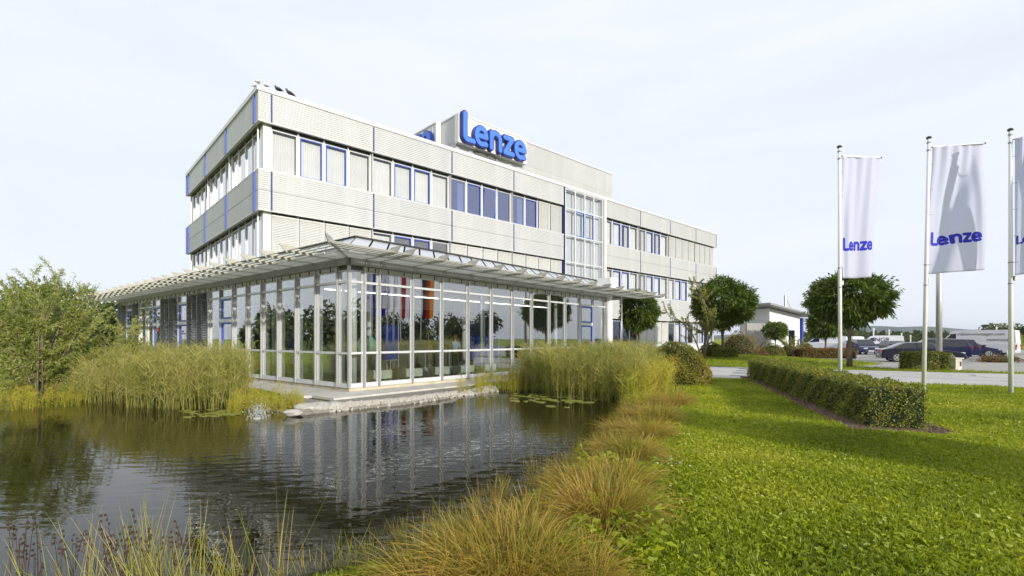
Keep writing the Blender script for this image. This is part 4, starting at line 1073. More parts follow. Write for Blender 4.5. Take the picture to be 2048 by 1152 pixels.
round_tree('little round headed tree in front of the gatehouse', (24.0, 45.0, 0), .9, 1.7, 3.1, 1000, 5, ll=0.2, lw=0.07, trunk_r=0.07)

def multi_stem(label, name, loc, stems, h, spread, n_leaf, mt, bark, seed, ll, lw, r0=0.03, start=0.25, droop=0.2, cat='tree', twigs=6, lean=(0, 0), grp=None):
    rng = np.random.default_rng(seed); t = tag(empty(name, loc), label, cat, grp); b = MB(); PP, DD = [], []
    per = max(4, n_leaf // (stems * (twigs + 1)))
    for s in range(stems):
        a = rng.uniform(0, 2 * pi); e = spread * sqrt(rng.uniform(0.05, 1)); H = h * rng.uniform(0.6, 1.0) * (1 - 0.25 * (e / spread) ** 2)
        p0 = Vector((rng.normal(0, .12), rng.normal(0, .12), -0.05)); p3 = Vector((cos(a) * e + lean[0], sin(a) * e + lean[1], H))
        p1 = p0 + Vector((cos(a) * e * .25, sin(a) * e * .25, H * .35)); p2 = p0 + Vector((cos(a) * e * .6, sin(a) * e * .6, H * .7))
        pts = [p0, p1, p2, p3]; b.tube(pts, [r0, r0 * .75, r0 * .45, r0 * .12], 5)
        def on(f):
            f *= 3; i = min(2, int(f)); return pts[i].lerp(pts[i + 1], f - i)
        def foliate(A, B, n):
            A, B = np.array(A), np.array(B); f = rng.uniform(0, 1, (n, 1)); PP.append(A + (B - A) * f + rng.normal(0, .02, (n, 3)))
            DD.append(unit(np.tile((B - A), (n, 1))) * 0.8 + rng.normal(0, .55, (n, 3)) + np.array([0, 0, -droop]))
        foliate(on(0.55), on(1.0), per)
        for k in range(twigs):
            f = rng.uniform(start, 0.95); q = on(f); dr = (p3 - p0).normalized() * 0.9 + Vector(rng.normal(0, .55, 3)); dr.z = abs(dr.z) * 0.8 + 0.1
            q2 = q + dr.normalized() * h * 0.24 * rng.uniform(0.5, 1.1) * (1.15 - f * .5); b.tube([q, q.lerp(q2, .5) + Vector((0, 0, .03)), q2], [r0 * .3, r0 * .2, r0 * .06], 4, False)
            foliate(q.lerp(q2, .15), q2, per)
    b.build('trunk', bark, t, smooth=True)
    put('crown', np_mesh('crown', leaves(np.concatenate(PP), np.concatenate(DD), ll, lw, rng, droop, .15), LEAF, mt), t); return t
multi_stem('tall feathery willow bush leaning over the left pond bank', 'willow_bush', (-14.3, 14.9, -0.1), 52, 4.1, 1.75, 40000, M['willow'], M['barkp'], 3, 0.12, 0.023, 0.028, .03, .16, 'bush', 10, (0.2, 0))
multi_stem('wide feathery willow bush at the left picture edge', 'willow_bush', (-16.9, 15.2, -0.05), 46, 4.15, 1.9, 34000, M['willow'], M['barkp'], 5, 0.105, 0.019, 0.028, .12, .12, 'bush', 9)
multi_stem('low willow bush between the tall willows and the reeds', 'willow_bush', (-13.6, 16.9, 0.0), 26, 2.5, 1.1, 10000, M['willow'], M['barkp'], 8, 0.11, 0.022, 0.02, .1, .12, 'bush', 7)
multi_stem('slender multi stemmed birch with thin yellowing leaves by the office wall', 'birch_tree', (13.6, 35.4, 0), 6, 6.2, 1.9, 5200, M['birch'], M['bark'], 9, 0.12, 0.07, 0.075, .35, .3, 'tree', 14, (-1.1, 0))
multi_stem('bare twiggy shrub with a few dry leaves beside the gatehouse', 'dry_shrub', (20.9, 42.5, 0.3), 26, 2.7, 1.8, 420, M['drybush'], M['barkp'], 12, 0.12, 0.06, 0.03, .3, .2, 'bush', 4)
multi_stem('loose shrub with yellow green leaves at the gatehouse corner', 'dry_shrub', (23.6, 41.5, 0.2), 14, 2.0, 1.2, 1200, M['birch'], M['barkp'], 14, 0.13, 0.07, 0.025, .2, .2, 'bush', 6)

def wild_tree(label, loc, rx, h, n, seed, mt='fartree', ll=0.5, lw=0.3, grp=None, z0=0.12, name='broad_tree'):
    rng = np.random.default_rng(seed); t = tag(empty(name, loc), label, 'tree', grp)
    limb_tree(t, M['bark'], 0.03 * h, h * .3, 6, rx * .7, rng, h * .62, 2)
    C = []; nb = 15
    for k in range(nb):
        a = rng.uniform(0, 6.28); rr = rx * .68 * sqrt(rng.uniform(0, 1)); zz = rng.uniform(z0 + .2, .84); s = rx * rng.uniform(.3, .5) * (1.1 - .4 * abs(zz - .5)); C.append((rr * cos(a) * (1.25 - zz * .7), rr * sin(a) * (1.25 - zz * .7), zz * h, s))
    C = np.array(C); w = C[:, 3] ** 2; ci = rng.choice(nb, n, p=w / w.sum()); d = unit(rng.normal(size=(n, 3)))
    P = C[ci, :3] + d * (C[ci, 3] * rng.uniform(.5, 1.05, n))[:, None] * np.array([1, 1, .85])
    D = d + rng.normal(0, .5, d.shape) + np.array([0, 0, -.2]); P[:, 2] = np.maximum(P[:, 2], h * z0 * .3)
    put('crown', np_mesh('crown', leaves(P, D, ll, lw, rng, .2, .2), LEAF, M[mt]), t); return t
for i, (X, Y, rx, h) in enumerate([(-33, 40, 4.0, 5.6), (-39.5, 43, 4.5, 6.2), (-30, 44, 3.2, 5.0), (-47, 45, 5, 6.5), (-56, 47, 5.5, 7), (-27.5, 37.5, 1.8, 3.1)]):
    wild_tree(['dark broad tree beyond the far end of the pavilion', 'tall broad tree standing behind the willows left of the pavilion', 'bushy tree half hidden by the pavilion corner', 'big tree far left behind the willow', 'leftmost tree of the back row behind the willow', 'low bush on the grass at the pavilion end', 'broad bush behind the willow at the left edge', 'larger bush behind the left edge willow'][i],
              (X, Y, 0), rx, h, 2600, 40 + i, 'fartree', 0.42, 0.24, 'trees beyond the pavilion', 0.05)
# grove to the left and behind, facing the glass: seen as reflections
for i in range(14):
    a = radians(160 + i * 7.2); R = 52 + (i % 3) * 5
    wild_tree('broad tree of the far left grove mirrored in the glass and water', (-12 + R * cos(a), 14 + R * sin(a), 0), 4.5 + i % 3, 5.2 + (i * 37 % 5) * .6, 1500, 60 + i, 'fartree', 0.8, 0.5, 'grove mirrored in the glass', .06)
for i in range(12):
    X = 74 + (i % 3) * 9; Y = -22 + i * 5.2
    wild_tree('broad dark tree beyond the car park mirrored in the glass front', (X, Y, 0), 3.2 + (i * 7 % 4) * .6, 5.5 + (i * 29 % 5) * .8, 1300, 80 + i, 'fartree', 0.7, 0.45, 'trees mirrored in the glass front', .06)
# the two round trees on the lawn out of frame whose shade falls across the grass
round_tree('round headed tree on the lawn whose shade crosses the grass', (12.0, -.65, 0), .85, 2.3, 4.0, 1300, 31, 'round trees shading the lawn')

# ====================================================================== REEDS, TUSSOCKS, RUSHES
def reed_clump(seed, mt, n=4, h=1.6, nl=10, lw=0.013, ll=0.32):
    r = np.random.default_rng(seed); V = []; PA, DA, LA, GA, WA = [], [], [], [], []
    for s in range(n):
        p = np.array([r.normal(0, .06), r.normal(0, .06), -0.12]); d = unit(np.array([r.normal(0, .09), r.normal(0, .09), 1.0])); H = h * r.uniform(.7, 1.08)
        PA.append(p); DA.append(d); LA.append(H); GA.append(0.02); WA.append(0.012)
        for k in range(nl):
            f = r.uniform(.28, .98); a = r.uniform(0, 6.28); PA.append(p + d * H * f); DA.append(unit(np.array([cos(a) * .75, sin(a) * .75, r.uniform(.5, 1.5)]))); LA.append(ll * r.uniform(.7, 1.25)); GA.append(r.uniform(.1, .5)); WA.append(lw)
    return np_mesh('reed', ribbons(np.array(PA), np.array(DA), np.array(LA), np.array(WA), r, np.array(GA), 4, 0.05, twist=1), rib_pat(4), M[mt])
def in_poly_pts(n, poly, rng):
    poly = np.array(poly); lo, hi = poly.min(0), poly.max(0); P = np.column_stack([rng.uniform(lo[0], hi[0], n * 4), rng.uniform(lo[1], hi[1], n * 4)])
    P = P[poly_sd(P, poly) < 0][:n]; return P
def bed(name, poly, n, meshes, s0, s1, rng, z=None, seed=1, tilt=.08, sc=None):
    P = in_poly_pts(n, poly, rng); h = ground_h(P); zz = np.maximum(h, WZ - .05) if z is None else np.full(len(P), z)
    s = None if sc is None else sc(P)
    return scatter(name, np.column_stack([P, zz]), meshes, s0, s1, tilt, s, seed)
r = np.random.default_rng(21)
R1 = [reed_clump(i, 'reed', 4, 1.5) for i in range(5)]; R2 = [reed_clump(i + 30, 'reedg', 4, 1.62, 11) for i in range(5)]
R3 = [reed_clump(i + 60, 'strawy', 5, 0.95, 7, .011, .34) for i in range(4)]
L1 = [at(205, 800, WZ), at(250, 818, WZ), at(350, 822, WZ), at(450, 820, WZ), at(505, 806, WZ), at(470, 786, WZ), at(380, 782, WZ), at(240, 780, WZ)]
bed('reed_bed', L1, 560, R1 + R2[:3], .88, 1.12, r, seed=2)
bed('reed_bed', [at(150, 806, WZ), at(215, 812, WZ), at(215, 790, WZ), at(120, 786, WZ)], 60, R1, .7, 1.0, r, seed=3)
bed('reed_bed', [at(1040, 782, WZ), at(1120, 798, WZ), at(1230, 806, WZ), at(1290, 796, 0), at(1320, 772, 0), at(1270, 757, 0), at(1120, 762, 0), at(1045, 768, 0)], 820, R2, .84, 1.1, r, seed=4)
bed('reed_bed', [at(1240, 812, WZ), at(1300, 800, 0), at(1345, 785, 0), at(1335, 768, 0), at(1280, 785, 0)], 150, R3, .85, 1.2, r, seed=5)
bed('reed_bed', [at(900, 792, WZ), at(1050, 786, WZ), at(1060, 766, 0), at(1010, 764, 0), at(920, 778, 0)], 90, R3, .35, .75, r, seed=6)
bed('reed_bed', [at(960, 790, WZ), at(1060, 786, WZ), at(1060, 768, 0), at(1000, 768, 0)], 26, R2, .55, .85, r, seed=7)
bed('reed_bed', [at(450, 828, WZ), at(610, 824, WZ), at(600, 800, 0), at(480, 800, 0)], 130, R3, .32, .62, r, seed=8)
bed('reed_bed', [at(-60, 830, WZ), at(150, 815, WZ), at(200, 795, WZ), at(60, 790, 0), at(-60, 795, 0)], 150, R3, .3, .65, r, seed=9)
bed('reed_bed', [pavw(-1.6, 8), pavw(-1.6, 27), pavw(-3.6, 27), pavw(-3.4, 8)], 240, R3, .35, .9, r, seed=10)

def tussock(loc, R, n, ln, mt, label, seed, h0=0.9, wd=0.006):
    n = int(n * 1.35); rng = np.random.default_rng(seed); a = rng.uniform(0, 6.28, n); rr = R * .42 * np.sqrt(rng.uniform(0, 1, n))
    P = np.column_stack([rr * np.cos(a), rr * np.sin(a), np.full(n, -0.05)])
    b_ = a + rng.normal(0, .5, n); out = rng.uniform(.1, 1.0, n)
    D = np.column_stack([np.cos(b_) * out + rng.normal(-.06, .1, n), np.sin(b_) * out, np.full(n, h0)])
    me = np_mesh('grass_tussock', ribbons(P, D, ln, wd, rng, rng.uniform(.35, .85, n), 5, .35, twist=1), rib_pat(5), M[mt])
    o = put('grass_tussock', me, None, loc); tag(o, label, 'grass tussock', 'grass tussocks along the pond bank'); return o
TUS = [(1010, 1165, .75, 2300, .78, 'straw', 'biggest brown green tussock at the bottom edge of the picture'),
       (870, 1190, .5, 900, .62, 'straw', 'low tussock at the bottom edge left of the biggest one'),
       (1150, 1180, .5, 1000, .60, 'straw', 'ragged brown tussock at the bottom edge right of the biggest one'),
       (1205, 1048, .62, 2000, .80, 'straw', 'large arching golden tussock where bank and lawn meet, in front of the long row'),
       (1060, 1060, .4, 700, .55, 'straw', 'small thin tussock at the water edge beside the large golden one'),
       (1235, 985, .5, 1300, .72, 'straw', 'golden tussock directly behind the large arching one'),
       (1155, 985, .4, 700, .55, 'straw', 'wispy tussock leaning over the water beside the golden one'),
       (1265, 925, .52, 1200, .72, 'straw', 'tussock in the middle of the bank, lit on its right'),
       (1225, 915, .45, 800, .6, 'straw', 'tussock hanging over the water in the middle of the bank'),
       (1295, 880, .5, 1100, .75, 'straw', 'brown tussock above the middle of the bank'),
       (1250, 868, .45, 800, .65, 'straw', 'brown tussock leaning into the dark water'),
       (1320, 846, .5, 1000, .8, 'straw', 'pale brown tussock near the round bush'),
       (1275, 838, .45, 800, .7, 'straw', 'straw coloured tussock beneath the tall reeds'),
       (1345, 815, .5, 1000, .85, 'straw', 'feathery pale tussock next to the tall reeds'),
       (1290, 812, .45, 800, .8, 'strawy', 'yellow tussock at the foot of the tall reeds'),
       (545, 818, .42, 700, .55, 'strawy', 'yellow tussock left of the pale boulder'),
       (592, 815, .38, 700, .5, 'strawy', 'bright green yellow tussock touching the pale boulder')]
for i, (u, v, R, n, ln, mt, lab) in enumerate(TUS):
    x, y = at(u, v, -0.02); tussock((x, y, gz1(x, y)), R, n, ln, mt, lab, 200 + i)
# foreground rushes standing in the near shallows
def rush_mesh(seed, n=9, h=0.8, mt='rush', seeds=True):
    rng = np.random.default_rng(seed); P = np.column_stack([rng.normal(0, .05, (n, 2)), np.full(n, -.1)]); D = np.column_stack([rng.normal(0.03, .2, (n, 2)), np.ones(n)])
    L = h * rng.uniform(.55, 1.15, n); V = ribbons(P, D, L, .0045, rng, rng.uniform(.02, .38, n), 6, .01, twist=1)
    me = np_mesh('rush', V, rib_pat(6), [M[mt], M['seed']])
    return me
def seed_heads(seed, n=5, h=0.62):
    rng = np.random.default_rng(seed); mb = MB()
    for k in range(n):
        x, y = rng.normal(0, .09, 2); hx, hy = x + rng.normal(0, .05), y + rng.normal(0, .05); H = h * rng.uniform(.5, 1.0)
        mb.tube([(x, y, -.1), ((x + hx) / 2, (y + hy) / 2, H * .6), (hx, hy, H)], [.003, .0025, .002], 3, False)
        for j in range(3):
            a = rng.uniform(0, 6.28); z = H - j * .045; mb.lathe([(.001, -.011), (.010, -.004), (.009, .006), (.001, .013)], 6, (hx + .012 * cos(a), hy + .012 * sin(a), z))
    return mb.mesh('rush_seed_head', M['seed'])
RU = [rush_mesh(i) for i in range(6)]; SH = [seed_heads(i) for i in range(4)]
def fg(u0, u1, y0, y1, n, rng): Y = rng.uniform(y0, y1, n); return np.column_stack([(rng.uniform(u0, u1, n) - 1024) / FPX * Y, Y, np.full(n, WZ - .02)])
pts = np.concatenate([fg(130, 560, 3.35, 3.95, 20, r), fg(260, 470, 3.3, 3.8, 17, r), fg(-60, 160, 3.2, 3.6, 4, r)])
scatter('rushes', pts, RU, .6, 1.28, .16, None, 31)
scatter('rush_seed_heads', np.concatenate([fg(-30, 260, 3.3, 3.8, 9, r), fg(150, 480, 3.3, 3.9, 6, r)]), SH, .7, 1.05, .15, None, 33)
GR = [rush_mesh(i + 50, 12, .5, 'strawy') for i in range(4)]
scatter('rushes', np.concatenate([fg(600, 780, 3.6, 4.1, 15, r), fg(430, 640, 3.4, 3.8, 7, r)]), GR, .5, 1.05, .22, None, 35)
bk = np.array(POND[1:12]); sg_ = r.uniform(0, len(bk) - 1.001, 110); j0 = sg_.astype(int); BP = bk[j0] + (bk[j0 + 1] - bk[j0]) * (sg_ - j0)[:, None] + np.column_stack([r.uniform(-.05, .6, 110), r.normal(0, .1, 110)])
BG = [rush_mesh(i + 80, 26, .48, 'strawy' if i % 2 else 'straw') for i in range(6)]
scatter('bank_grass', np.column_stack([BP, ground_h(BP)]), BG, .6, 1.15, .3, None, 37)
bw = np.array([at(u, v, 0) for u, v in zip(r.uniform(1130, 1330, 90), r.uniform(900, 1160, 90))]); bw = bw[poly_sd(bw, POND) > .25]
def weed(seed):
    rng = np.random.default_rng(seed); n = 16; P = np.column_stack([rng.normal(0, .03, (n, 2)), rng.uniform(0, .22, n)]); D = np.column_stack([rng.normal(0, 1, (n, 2)), rng.uniform(.2, 1, n)])
    return np_mesh('bank_weed', leaves(P, D, .09, .035, rng), LEAF, M['lawnleaf'])
scatter('bank_weeds', np.column_stack([bw, ground_h(bw)]), [weed(i) for i in range(4)], .6, 1.3, .3, None, 41)

# lily pads, pebbles, boulders, fountain
lp = MB(); n = 16; ring_ = [(cos(radians(20 + 320 * i / n)), sin(radians(20 + 320 * i / n))) for i in range(n + 1)]
lp.add([(0, 0, .004)] + [(x * .12, y * .12, .012 if i % 3 else .006) for i, (x, y) in enumerate(ring_)] + [(x * .12, y * .12, 0) for x, y in ring_], [(0, i + 1, i + 2) for i in range(n)] + [(i + 1, i + n + 2, i + n + 3, i + 2) for i in range(n)])
lme = lp.mesh('lily_pad', M['lily'])
for k in range(125):
    if k < 100: u, v = r.normal(1115, 58), r.normal(797, 6.5)
    else: u, v = r.uniform(370, 480), r.normal(827, 3)
    x, y = at(u, v, WZ)
    if poly_sd([(x, y)], POND)[0] > -.25: continue
    o = put('lily_pad', lme, None, (x, y, WZ + .004), r.uniform(0, 6.28)); s = r.uniform(.55, 1.25); o.scale = (s, s, 1)
    tag(o, 'yellow green lily pad floating on the dark pond' if k < 100 else 'drifting lily pad on the water in front of the left reeds', 'lily pad', 'lily pads on the pond' if k < 100 else 'lily pads by the left reeds')
def rock_mesh(seed, sub=2, name='boulder', mt='stone', flat=.6, amp=.18):
    import bmesh
    rng = np.random.default_rng(seed); bm = bmesh.new(); bmesh.ops.create_icosphere(bm, subdivisions=sub, radius=1)
    ph = rng.uniform(0, 6, 6)
    for v in bm.verts:
        c = v.co; k = 1 + amp * (sin(c.x * 2.3 + ph[0]) * sin(c.y * 2.9 + ph[1]) + .6 * sin(c.z * 4 + ph[2] + c.x * 2)); v.co = c * k; v.co.z *= flat
    me = bpy.data.meshes.new(name); bm.to_mesh(me); bm.free(); me.materials.append(M[mt]); me.polygons.foreach_set('use_smooth', [False] * len(me.polygons)); return me
for (u, v, s, lab, sd_) in [(628, 815, .34, 'large pale boulder at the pond corner', 1), (668, 812, .24, 'smaller pale boulder right of the large one', 2), (588, 824, .16, 'low wet stone half in the water left of the boulders', 3)]:
    x, y = at(u, v, -.02); o = put('boulder', rock_mesh(sd_, 3), None, (x, y, -.04), sd_ * 1.1); o.scale = (s * 1.35, s, s * .8); tag(o, lab, 'boulder')
pb = [rock_mesh(i + 10, 1, 'pebble', 'pebble', .65, .12) for i in range(4)]
path_ = np.array([at(645, 818, -.05), at(700, 812, -.05), at(800, 803, -.05), at(900, 790, -.05), at(985, 779, -.05)])
seg = r.uniform(0, len(path_) - 1.001, 4200); i0 = seg.astype(int); P = path_[i0] + (path_[i0 + 1] - path_[i0]) * (seg - i0)[:, None]
P = P + np.column_stack([r.normal(.02, .12, len(P)) - .05, r.uniform(-.14, .36, len(P))]); P = P[poly_sd(P, TERR) > -.05]
scatter('pebbles', np.column_stack([P, np.maximum(ground_h(P), np.where(poly_sd(P, GRAV) < 0, -.05, WZ)) + .012]), pb, .025, .075, 1.5, None, 51)
wat = glassmat('splash_water', (.95, .97, .98), .25, 1.0)
fo = tag(empty('pond_fountain', (*at(515, 838, WZ), WZ)), 'small bubbling water jet splashing white in front of the left reeds', 'fountain')
mb = MB()
for k in range(26):
    a = r.uniform(0, 6.28); sp = r.uniform(.04, .26); ht = r.uniform(.10, .36); q = [(cos(a) * sp * t, sin(a) * sp * t, ht * 4 * t * (1 - t) * (.9 if t < .5 else 1) + .02 * (1 - t)) for t in np.linspace(0, 1, 7)]
    mb.tube(q, [.006, .005, .004, .003, .003, .003, .004], 4, True)
mb.build('water_jet', wat, fo)
mb = MB()
for k in range(420):
    a = r.uniform(0, 6.28); R_ = abs(r.normal(0, .15)); s = r.uniform(.003, .009); mb.lathe([(.001, -s), (s, 0), (.001, s)], 5, (cos(a) * R_, sin(a) * R_, abs(r.normal(.12, .12)) + .01))
mb.build('droplets', mat('droplet', (.8, .82, .82), .2, 0, .05), fo)
MB().lathe([(.10, -.3), (.09, .02), (.03, .05)], 10).build('nozzle_stone', M['stone'], fo)

# ====================================================================== FLAGS
def clothmat(name, col, trans=.6):
    m, nt, b = _new(name); N, L = nt.nodes, nt.links; b.inputs['Base Color'].default_value = (*col, 1); b.inputs['Roughness'].default_value = .7
    t = N.new('ShaderNodeBsdfTranslucent'); t.inputs['Color'].default_value = (*col, 1); mx = N.new('ShaderNodeMixShader'); mx.inputs[0].default_value = trans
    wv = N.new('ShaderNodeTexNoise'); wv.inputs['Scale'].default_value = 260; bp = N.new('ShaderNodeBump'); bp.inputs['Strength'].default_value = .12; bp.inputs['Distance'].default_value = .002
    L.new(wv.outputs['Fac'], bp.inputs['Height']); L.new(bp.outputs['Normal'], b.inputs['Normal'])
    L.new(b.outputs[0], mx.inputs[1]); L.new(t.outputs[0], mx.inputs[2]); L.new(mx.outputs[0], N['Material Output'].inputs['Surface']); return m
CL = {'white': clothmat('shade_tinted_flag_cloth', (.80, .81, .92)), 'blue': clothmat('blue_flag_cloth', (.02, .05, .42)), 'red': clothmat('red_flag_cloth', (.5, .02, .02)), 'black': clothmat('black_flag_cloth', (.02, .02, .02)), 'gold': clothmat('gold_flag_cloth', (.75, .45, .02)),  # white cloth: lavender tinge paints in the bluish shade of the folds
      'print': clothmat('blue_flag_print', (.03, .03, .58), .25), 'star': clothmat('star_yellow_cloth', (.8, .6, .05))}
def flagpole(label, base, lean, H, phi, plab=None):
    t = tag(empty('flagpole', (base[0], base[1], gz1(*base))), label, 'flagpole', 'flagpoles in a row')
    top = Vector((lean, 0, H)); m = MB(); m.tube([(0, 0, -.1), top * .5, top], [.062, .055, .042], 14); m.build('pole', M['white'], t, smooth=True)
    m = MB(); m.lathe([(.06, 0), (.075, .02), (.07, .06), (.02, .09)], 12, (lean, 0, H)); m.build('cap', M['black'], t)
    m = MB()
    for f in (.985, .955): m.lathe([(.058, -.02), (.058, .02)], 12, tuple(top * f))
    for f in (.42, .5): m.lathe([(.066, -.015), (.066, .015)], 12, tuple(top * f))
    m.build('clamp_ring', M['alud'], t)
    d = Vector((cos(phi), sin(phi), 0)); a0 = top * .965
    MB().tube([a0, a0 + d * 1.62 + Vector((0, 0, .03))], .016, 8).build('arm', M['alud'], t)
    e = a0 + d * 1.62; MB().tube([e + Vector((0, 0, .03)), e + Vector((0, 0, .07))], .02, 6).build('arm_tip', M['black'], t)
    MB().box(-.03 + d.x * .09 + lean * .4, .03 + d.x * .09 + lean * .4, -.03 + d.y * .09, .03 + d.y * .09, H * .43, H * .43 + .14).build('weight', M['alud'], t)
    for f in np.linspace(.5, .9, 5):
        q = top * f; MB().tube([q + d * .05, q + d * .16], .006, 5).build('flag_ring', M['alud'], t)
    return t
def flag(label, base, lean, H, phi, cols, text=False, stars=False, w=1.46, h=4.1, fold=None, shrink=.1, seed=0, letters=None):
    z0 = gz1(*base); d = Vector((cos(phi), sin(phi), 0)); nrm = Vector((sin(phi), -cos(phi), 0)); top = Vector((lean, 0, H))
    t = tag(empty('flag', (base[0], base[1], z0)), label, 'flag', 'flags on tall poles')
    fold = fold or (lambda s, q: .05 * sin(6.5 * s + 2.2 * q + seed))
    def P(s, q, off=0.0):
        x = .10 + s * w * (1 - shrink * q); ax = Vector((lean * (1 - .4 * q), 0, 0)); z = H * .965 + .01 - q * h + .03 * s * (1 - q) + (.05 * s * s * q)
        f = fold(s, q); e = 1e-3; return ax + d * x + nrm * (f + off) + Vector((0, 0, z))
    ns, nq = 40, 60; m = MB(); vs = [P(i / ns, j / nq) for j in range(nq + 1) for i in range(ns + 1)]
    k = len(cols); fs, mi = [], []
    for j in range(nq):
        for i in range(ns):
            fs.append((j * (ns + 1) + i, j * (ns + 1) + i + 1, (j + 1) * (ns + 1) + i + 1, (j + 1) * (ns + 1) + i)); mi.append(min(k - 1, int(i / ns * k)))
    m.v = [tuple(v) for v in vs]; m.f = fs; m.mi = mi
    c = m.build('cloth', [CL[x] for x in cols], t, smooth=True)
    md = c.modifiers.new('thickness', 'SOLIDIFY'); md.thickness = .003
    sl = MB(); sl.tube([P(0, 0) + Vector((0, 0, .0)), P(1, 0) + Vector((0, 0, .0))], .035, 8); sl.build('sleeve', M['white'], t)
    if text:
        s_ = w * .84 / WORD_W if not letters else .25
        for wd in WORD[:letters]:
            vv, ff = stroke_plate(wd, .105, .03); mb = MB(); fn = lambda x, y, z: P(.07 + x * s_ / w, (.775 * h - y * s_ * 1.05) / h, z)
            solid(vv, ff, fn, .003, .007, mb); mb.build('printed_letter', CL['print'], t)
    if stars:
        for q in range(12):
            a = q * pi / 6; cs, cq = .5 + .28 * cos(a), .35 + .10 * sin(a); mb = MB(); pts = [P(cs + .055 * cos(b_ * pi / 5 + pi / 2) * (1 if b_ % 2 == 0 else .4), cq - .055 * w / h * sin(b_ * pi / 5 + pi / 2) * (1 if b_ % 2 == 0 else .4), .006) for b_ in range(10)]
            mb.add(pts, [tuple(range(10))]); mb.build('star', CL['star'], t)
    return t
def sm(x): x = min(max(x, 0), 1); return x * x * (3 - 2 * x)
def fold1(s, q): return (.05 + .06 * q) * sin(9 * s * (1 - .1 * q) + 1.2) * (.3 + .7 * s) + .10 * sm(q * 1.5) * (-math.exp(-((s - .06 - .04 * q) / .08) ** 2)) + .025 * sin(26 * s + 3 * q) * (1 - q)
def fold2(s, q):
    c = .95 - .75 * q; return .17 * sm(q * 2) * math.tanh((s - c) / .09) * (1 if q < 1 else 1) + .03 * sin(28 * s + 2 * q) * (1 - q) ** 2 + .05 * math.exp(-((s - (.85 + .1 * q)) / .06) ** 2) * (1 - .5 * q) + .05 * sin(5 * s + 4 * q)
def fold3(s, q): return .10 * sm(q * 2) * math.tanh((s - (.6 - .5 * q)) / .1) + .03 * sin(24 * s + 3 * q) * (1 - q) + .05 * sin(6 * s - 3 * q)
F1, F2, F3 = (11.03, 16.6), (13.39, 16.07), (15.08, 14.93)
PH1, PH2, PH3 = radians(9), radians(-9), radians(-42)
flagpole('white flagpole standing behind the long hedge, leftmost of the row', F1, -.03, 8.08, PH1)
flagpole('white flagpole with pale banner right of the long hedge end, second of the row', F2, .17, 8.2, PH2)
flagpole('white flagpole at the right edge of the picture', F3, -.02, 7.95, PH3)
flag('narrow pale banner with blue lettering on the leftmost pole', F1, -.03, 8.08, PH1, ['white'], True, fold=fold1, shrink=.24, seed=1)
flag('broad pale banner with blue lettering and one long diagonal fold', F2, .17, 8.2, PH2, ['white'], True, fold=fold2, shrink=.03, seed=2)
flag('pale banner cut by the right picture edge', F3, -.02, 7.95, PH3, ['white'], True, fold=fold3, shrink=.1, seed=3, w=.46, letters=2)
for (bx, by, cols, st, lab) in [(23.6, 14.1, ['blue'], True, 'blue banner with a ring of yellow stars mirrored at the glass corner'), (28.2, 16.6, ['red', 'white', 'red'], False, 'red and white striped banner mirrored in the glass front'), (28.8, 18.6, ['black', 'red', 'gold'], False, 'black red and gold banner mirrored in the glass front')]:
    flagpole({'b': 'flagpole carrying the blue star banner', 'r': 'flagpole carrying the red and white banner'}.get(cols[0][0] if cols[0] != 'black' else 'k', 'flagpole carrying the black red gold banner'), (bx, by), 0, 8.1, radians(60))
    flag(lab, (bx, by), 0, 8.1, radians(60), cols, False, st, seed=bx)
mast = tag(empty('steel_mast', (24.55, 28.4, 0)), 'thick grey mast behind the short hedge, its top hidden by the second banner', 'mast')
MB().tube([(0, 0, -.1), (0, 0, 4), (0, 0, 8.2)], [.15, .145, .13], 18).build('pole', M['alu'], mast, smooth=True)
MB().lathe([(.24, 0), (.24, .03), (.17, .05)], 18).build('foot_plate', M['alud'], mast)

